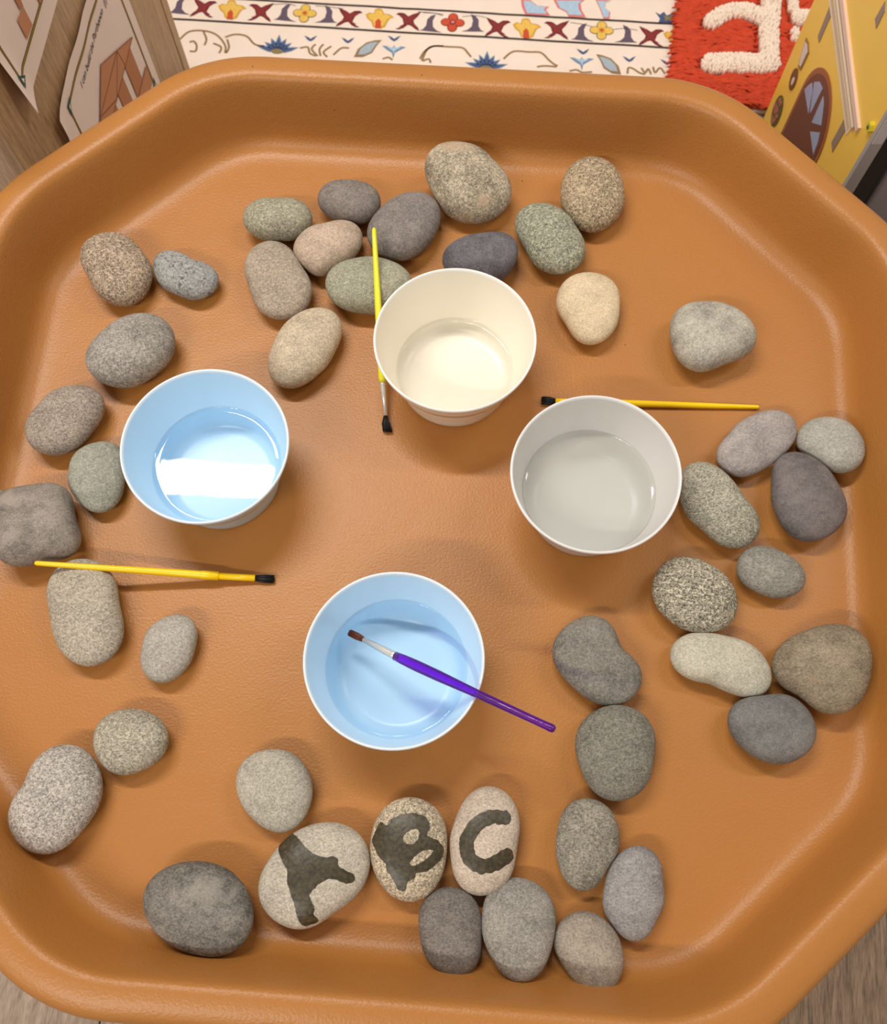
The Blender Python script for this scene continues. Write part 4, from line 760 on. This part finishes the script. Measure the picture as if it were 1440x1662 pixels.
def wet_letter(i, inside):
    o = STONE_OBJ[i]; bm = bmesh.new(); bm.from_mesh(o.data); bvh = BVHTree.FromBMesh(bm); bm.free()
    cx, cy = o.location.x, o.location.y; g = 0.00032; n = int(.056/g); vid = {}; V = []; F = []
    def vert(a, b):
        if (a, b) in vid: return vid[(a, b)]
        x, y = a*g, b*g; hit, nrm, _, _ = bvh.ray_cast(Vector((x, y, .1)), Vector((0, 0, -1)))
        if hit is None or nrm.z < 0.12: vid[(a, b)] = None; return None
        vid[(a, b)] = len(V); V.append(hit+nrm*0.00022); return vid[(a, b)]
    for a in range(-n, n):
        for b in range(-n, n):
            x, y = (a+.5)*g, (b+.5)*g
            wx = x + .0007*mnoise.noise(Vector((x*300, y*300, 0))); wy = y + .0007*mnoise.noise(Vector((x*300, y*300, 9)))
            if not inside(wx+cx, wy+cy): continue
            q = [vert(a, b), vert(a+1, b), vert(a+1, b+1), vert(a, b+1)]
            if None in q: continue
            F.append(tuple(q))
    mesh_obj('wet_letter', V, F, WM, o, True)
PA = [tuple(p) for p in catmull([Vector(p) for p in LETTERS['A']], 3, True)]
PB = [tuple(p) for p in catmull([Vector(p) for p in LETTERS['B']], 3, True)]
H1 = [tuple(p) for p in catmull([Vector(p) for p in LETTERS['B1']], 3, True)]; H2 = [tuple(p) for p in catmull([Vector(p) for p in LETTERS['B2']], 3, True)]
PC = [Vector(p[:2]) for p in catmull([Vector(p) for p in LETTERS['C']], 14)]
def inC(x, y):
    q = Vector((x, y))
    return min((q-p).length for p in PC) < 0.0054 + 0.0002*math.sin(x*900)
wet_letter(38, lambda x, y: pip(x, y, PA))
wet_letter(37, lambda x, y: pip(x, y, PB) and not pip(x, y, H1) and not pip(x, y, H2))
wet_letter(36, inC)

# ================================================================ BRUSHES
yplast = plain('brush_yellow', lin((248, 206, 10)), 0.3, 0.5)
ylemon = plain('brush_lemon', lin((232, 226, 40)), 0.3, 0.5)
ferr = plain('ferrule_metal', lin((225, 222, 216)), 0.3, 0.5, 0.55)
blackh = plain('bristle_black', lin((22, 20, 22)), 0.5, 0.4)
brownh = plain('bristle_brown', lin((92, 40, 22)), 0.5, 0.4)
def seg(P0, P1, stations):
    """stations: (t, radius) along P0->P1"""
    P0, P1 = Vector(P0), Vector(P1); return tube([P0.lerp(P1, t) for t, _ in stations], [r for _, r in stations], 18)
def hairs(P, D, L, r0, r1, bend, nh, flat=.5):
    random.seed(3); D = Vector(D).normalized(); s = D.cross(Vector((0, 0, 1))).normalized(); u = s.cross(D); parts = []
    for k in range(nh):
        a = random.uniform(0, 2*PI); q = math.sqrt(random.random()); x, y = q*math.cos(a), q*math.sin(a)
        p0 = P + s*x*r0 + u*y*r0
        p2 = P + D*L*random.uniform(.88, 1.03) + s*(x*r1+bend) + u*(y*r1*flat); p1 = p0.lerp(p2, .5) - s*bend*.22 + s*x*r1*.15
        p2.z = max(p2.z, .0006); p1.z = max(p1.z, .0006)
        parts.append(tube([p0, p1, p2], [.00042, .00042, .00015], 4))
    core = tube([P, P+D*L*.45+s*bend*.25, P+D*L*.85+s*bend*.8], [(r0*.9, r0*.8), ((r0+r1)*.42, r0*.7), (r1*.6, r1*flat*.4)], 10)
    parts.append(core); return merge(parts)
def brush(name, label, pts, handle, hm, ferrule, fm, bristle, bm_, group=None):
    P = [Vector(p) for p in pts]
    r = empty(name, tuple(P[0])); tag(r, label, 'paintbrush', group)
    Minv = r.location
    def add(nm, vf, mt):
        v, f = vf; return mesh_obj(nm, [Vector(q)-Minv for q in v], f, mt, r, True)
    add('handle', seg(P[0], P[1], handle), hm)
    add('ferrule', seg(P[1], P[2], ferrule), fm)
    D = (P[3]-P[2]); add('bristles', hairs(P[2], D, D.length, *bristle), bm_)
    return r
# standing yellow brush with silver ferrule, leaning over two stones
brush('paintbrush', 'lemon yellow paintbrush with a silver ferrule, leaning over stones beside the cream bowl',
      [(-0.0537, 0.5367, .0475), (-0.0494, 0.4010, .0135), (-0.0472, 0.3720, .0060), (-0.0487, 0.3580, .0028)],
      [(0, .0010), (.012, .0019), (.1, .0022), (.5, .0031), (.85, .0034), (.97, .0033), (1, .0028)], ylemon,
      [(0, .0024), (.06, .0025), (.12, .0022), (.2, .0025), (.3, .0022), (1, .0016)], ferr, (.0016, .0046, -.0030, 100, .35), blackh)
brush('paintbrush', 'yellow paintbrush lying level, half hidden behind the light grey bowl',
      [(0.2859, 0.3728, .0026), (0.118, 0.3824, .0036), (0.1045, 0.3835, .0034), (0.0920, 0.3850, .0028)],
      [(0, .0012), (.01, .0018), (.3, .0025), (.7, .0031), (1, .0034)], yplast,
      [(0, .0028), (1, .0026)], yplast, (.0024, .0042, .0, 90, .5), blackh)
brush('paintbrush', 'yellow paintbrush lying across the upright stone at left, black bristles to the right',
      [(-0.3327, 0.2338, .0325), (-0.1880, 0.2262, .0085), (-0.1585, 0.2249, .0042), (-0.1425, 0.2240, .0026)],
      [(0, .0014), (.01, .0020), (.3, .0025), (.7, .0031), (.90, .0034), (.905, .0038), (.995, .0038), (1, .0030)], yplast,
      [(0, .0029), (.98, .0028), (1, .0024)], yplast, (.0022, .0038, .0, 90, .5), blackh)
def purple_mat():
    m = bpy.data.materials.new('brush_purple'); m.use_nodes = True; nt = m.node_tree; nt.nodes.clear(); N = nt.nodes.new; L = nt.links.new
    out = N('ShaderNodeOutputMaterial'); tr = N('ShaderNodeBsdfTransparent'); tr.inputs[0].default_value = (.50, .12, .90, 1)
    df = N('ShaderNodeBsdfDiffuse'); df.inputs[0].default_value = (.20, .02, .55, 1)
    lw = N('ShaderNodeLayerWeight'); lw.inputs['Blend'].default_value = .35
    mr = N('ShaderNodeMapRange'); mr.inputs['To Min'].default_value = .12; mr.inputs['To Max'].default_value = .95; L(lw.outputs['Facing'], mr.inputs['Value'])
    m1 = N('ShaderNodeMixShader'); L(mr.outputs[0], m1.inputs[0]); L(tr.outputs[0], m1.inputs[1]); L(df.outputs[0], m1.inputs[2])
    gl = N('ShaderNodeBsdfGlossy'); gl.inputs['Roughness'].default_value = .08; fr = N('ShaderNodeFresnel'); fr.inputs['IOR'].default_value = 1.5
    mx = N('ShaderNodeMixShader'); L(fr.outputs[0], mx.inputs[0]); L(m1.outputs[0], mx.inputs[1]); L(gl.outputs[0], mx.inputs[2]); L(mx.outputs[0], out.inputs['Surface'])
    return m
pm = purple_mat()
b4 = brush('paintbrush', 'translucent purple paintbrush with silver ferrule, resting on the rim of a pale blue bowl',
      [(0.0754, 0.0796, .0945), (-0.0382, 0.1454, .0465), (-0.0642, 0.162, .0350), (-0.0760, 0.1692, .0300)],
      [(0, .0016), (.006, .0026), (.02, .0031), (.05, .0029), (.12, .0028), (.45, .0032), (.72, .0043), (.86, .0044), (.95, .0040), (1, .0036)], pm,
      [(0, .0032), (.10, .0032), (.14, .0029), (.18, .0032), (.24, .0029), (.30, .0031), (1, .0020)], ferr, (.0019, .0030, .0, 110, .8), brownh)
V, F = seg((-0.0374, 0.1449, .0468), (-0.0386, 0.1456, .0463), [(0, .0036), (1, .0036)])
mesh_obj('collar', [Vector(q)-b4.location for q in V], F, blackh, b4, True)
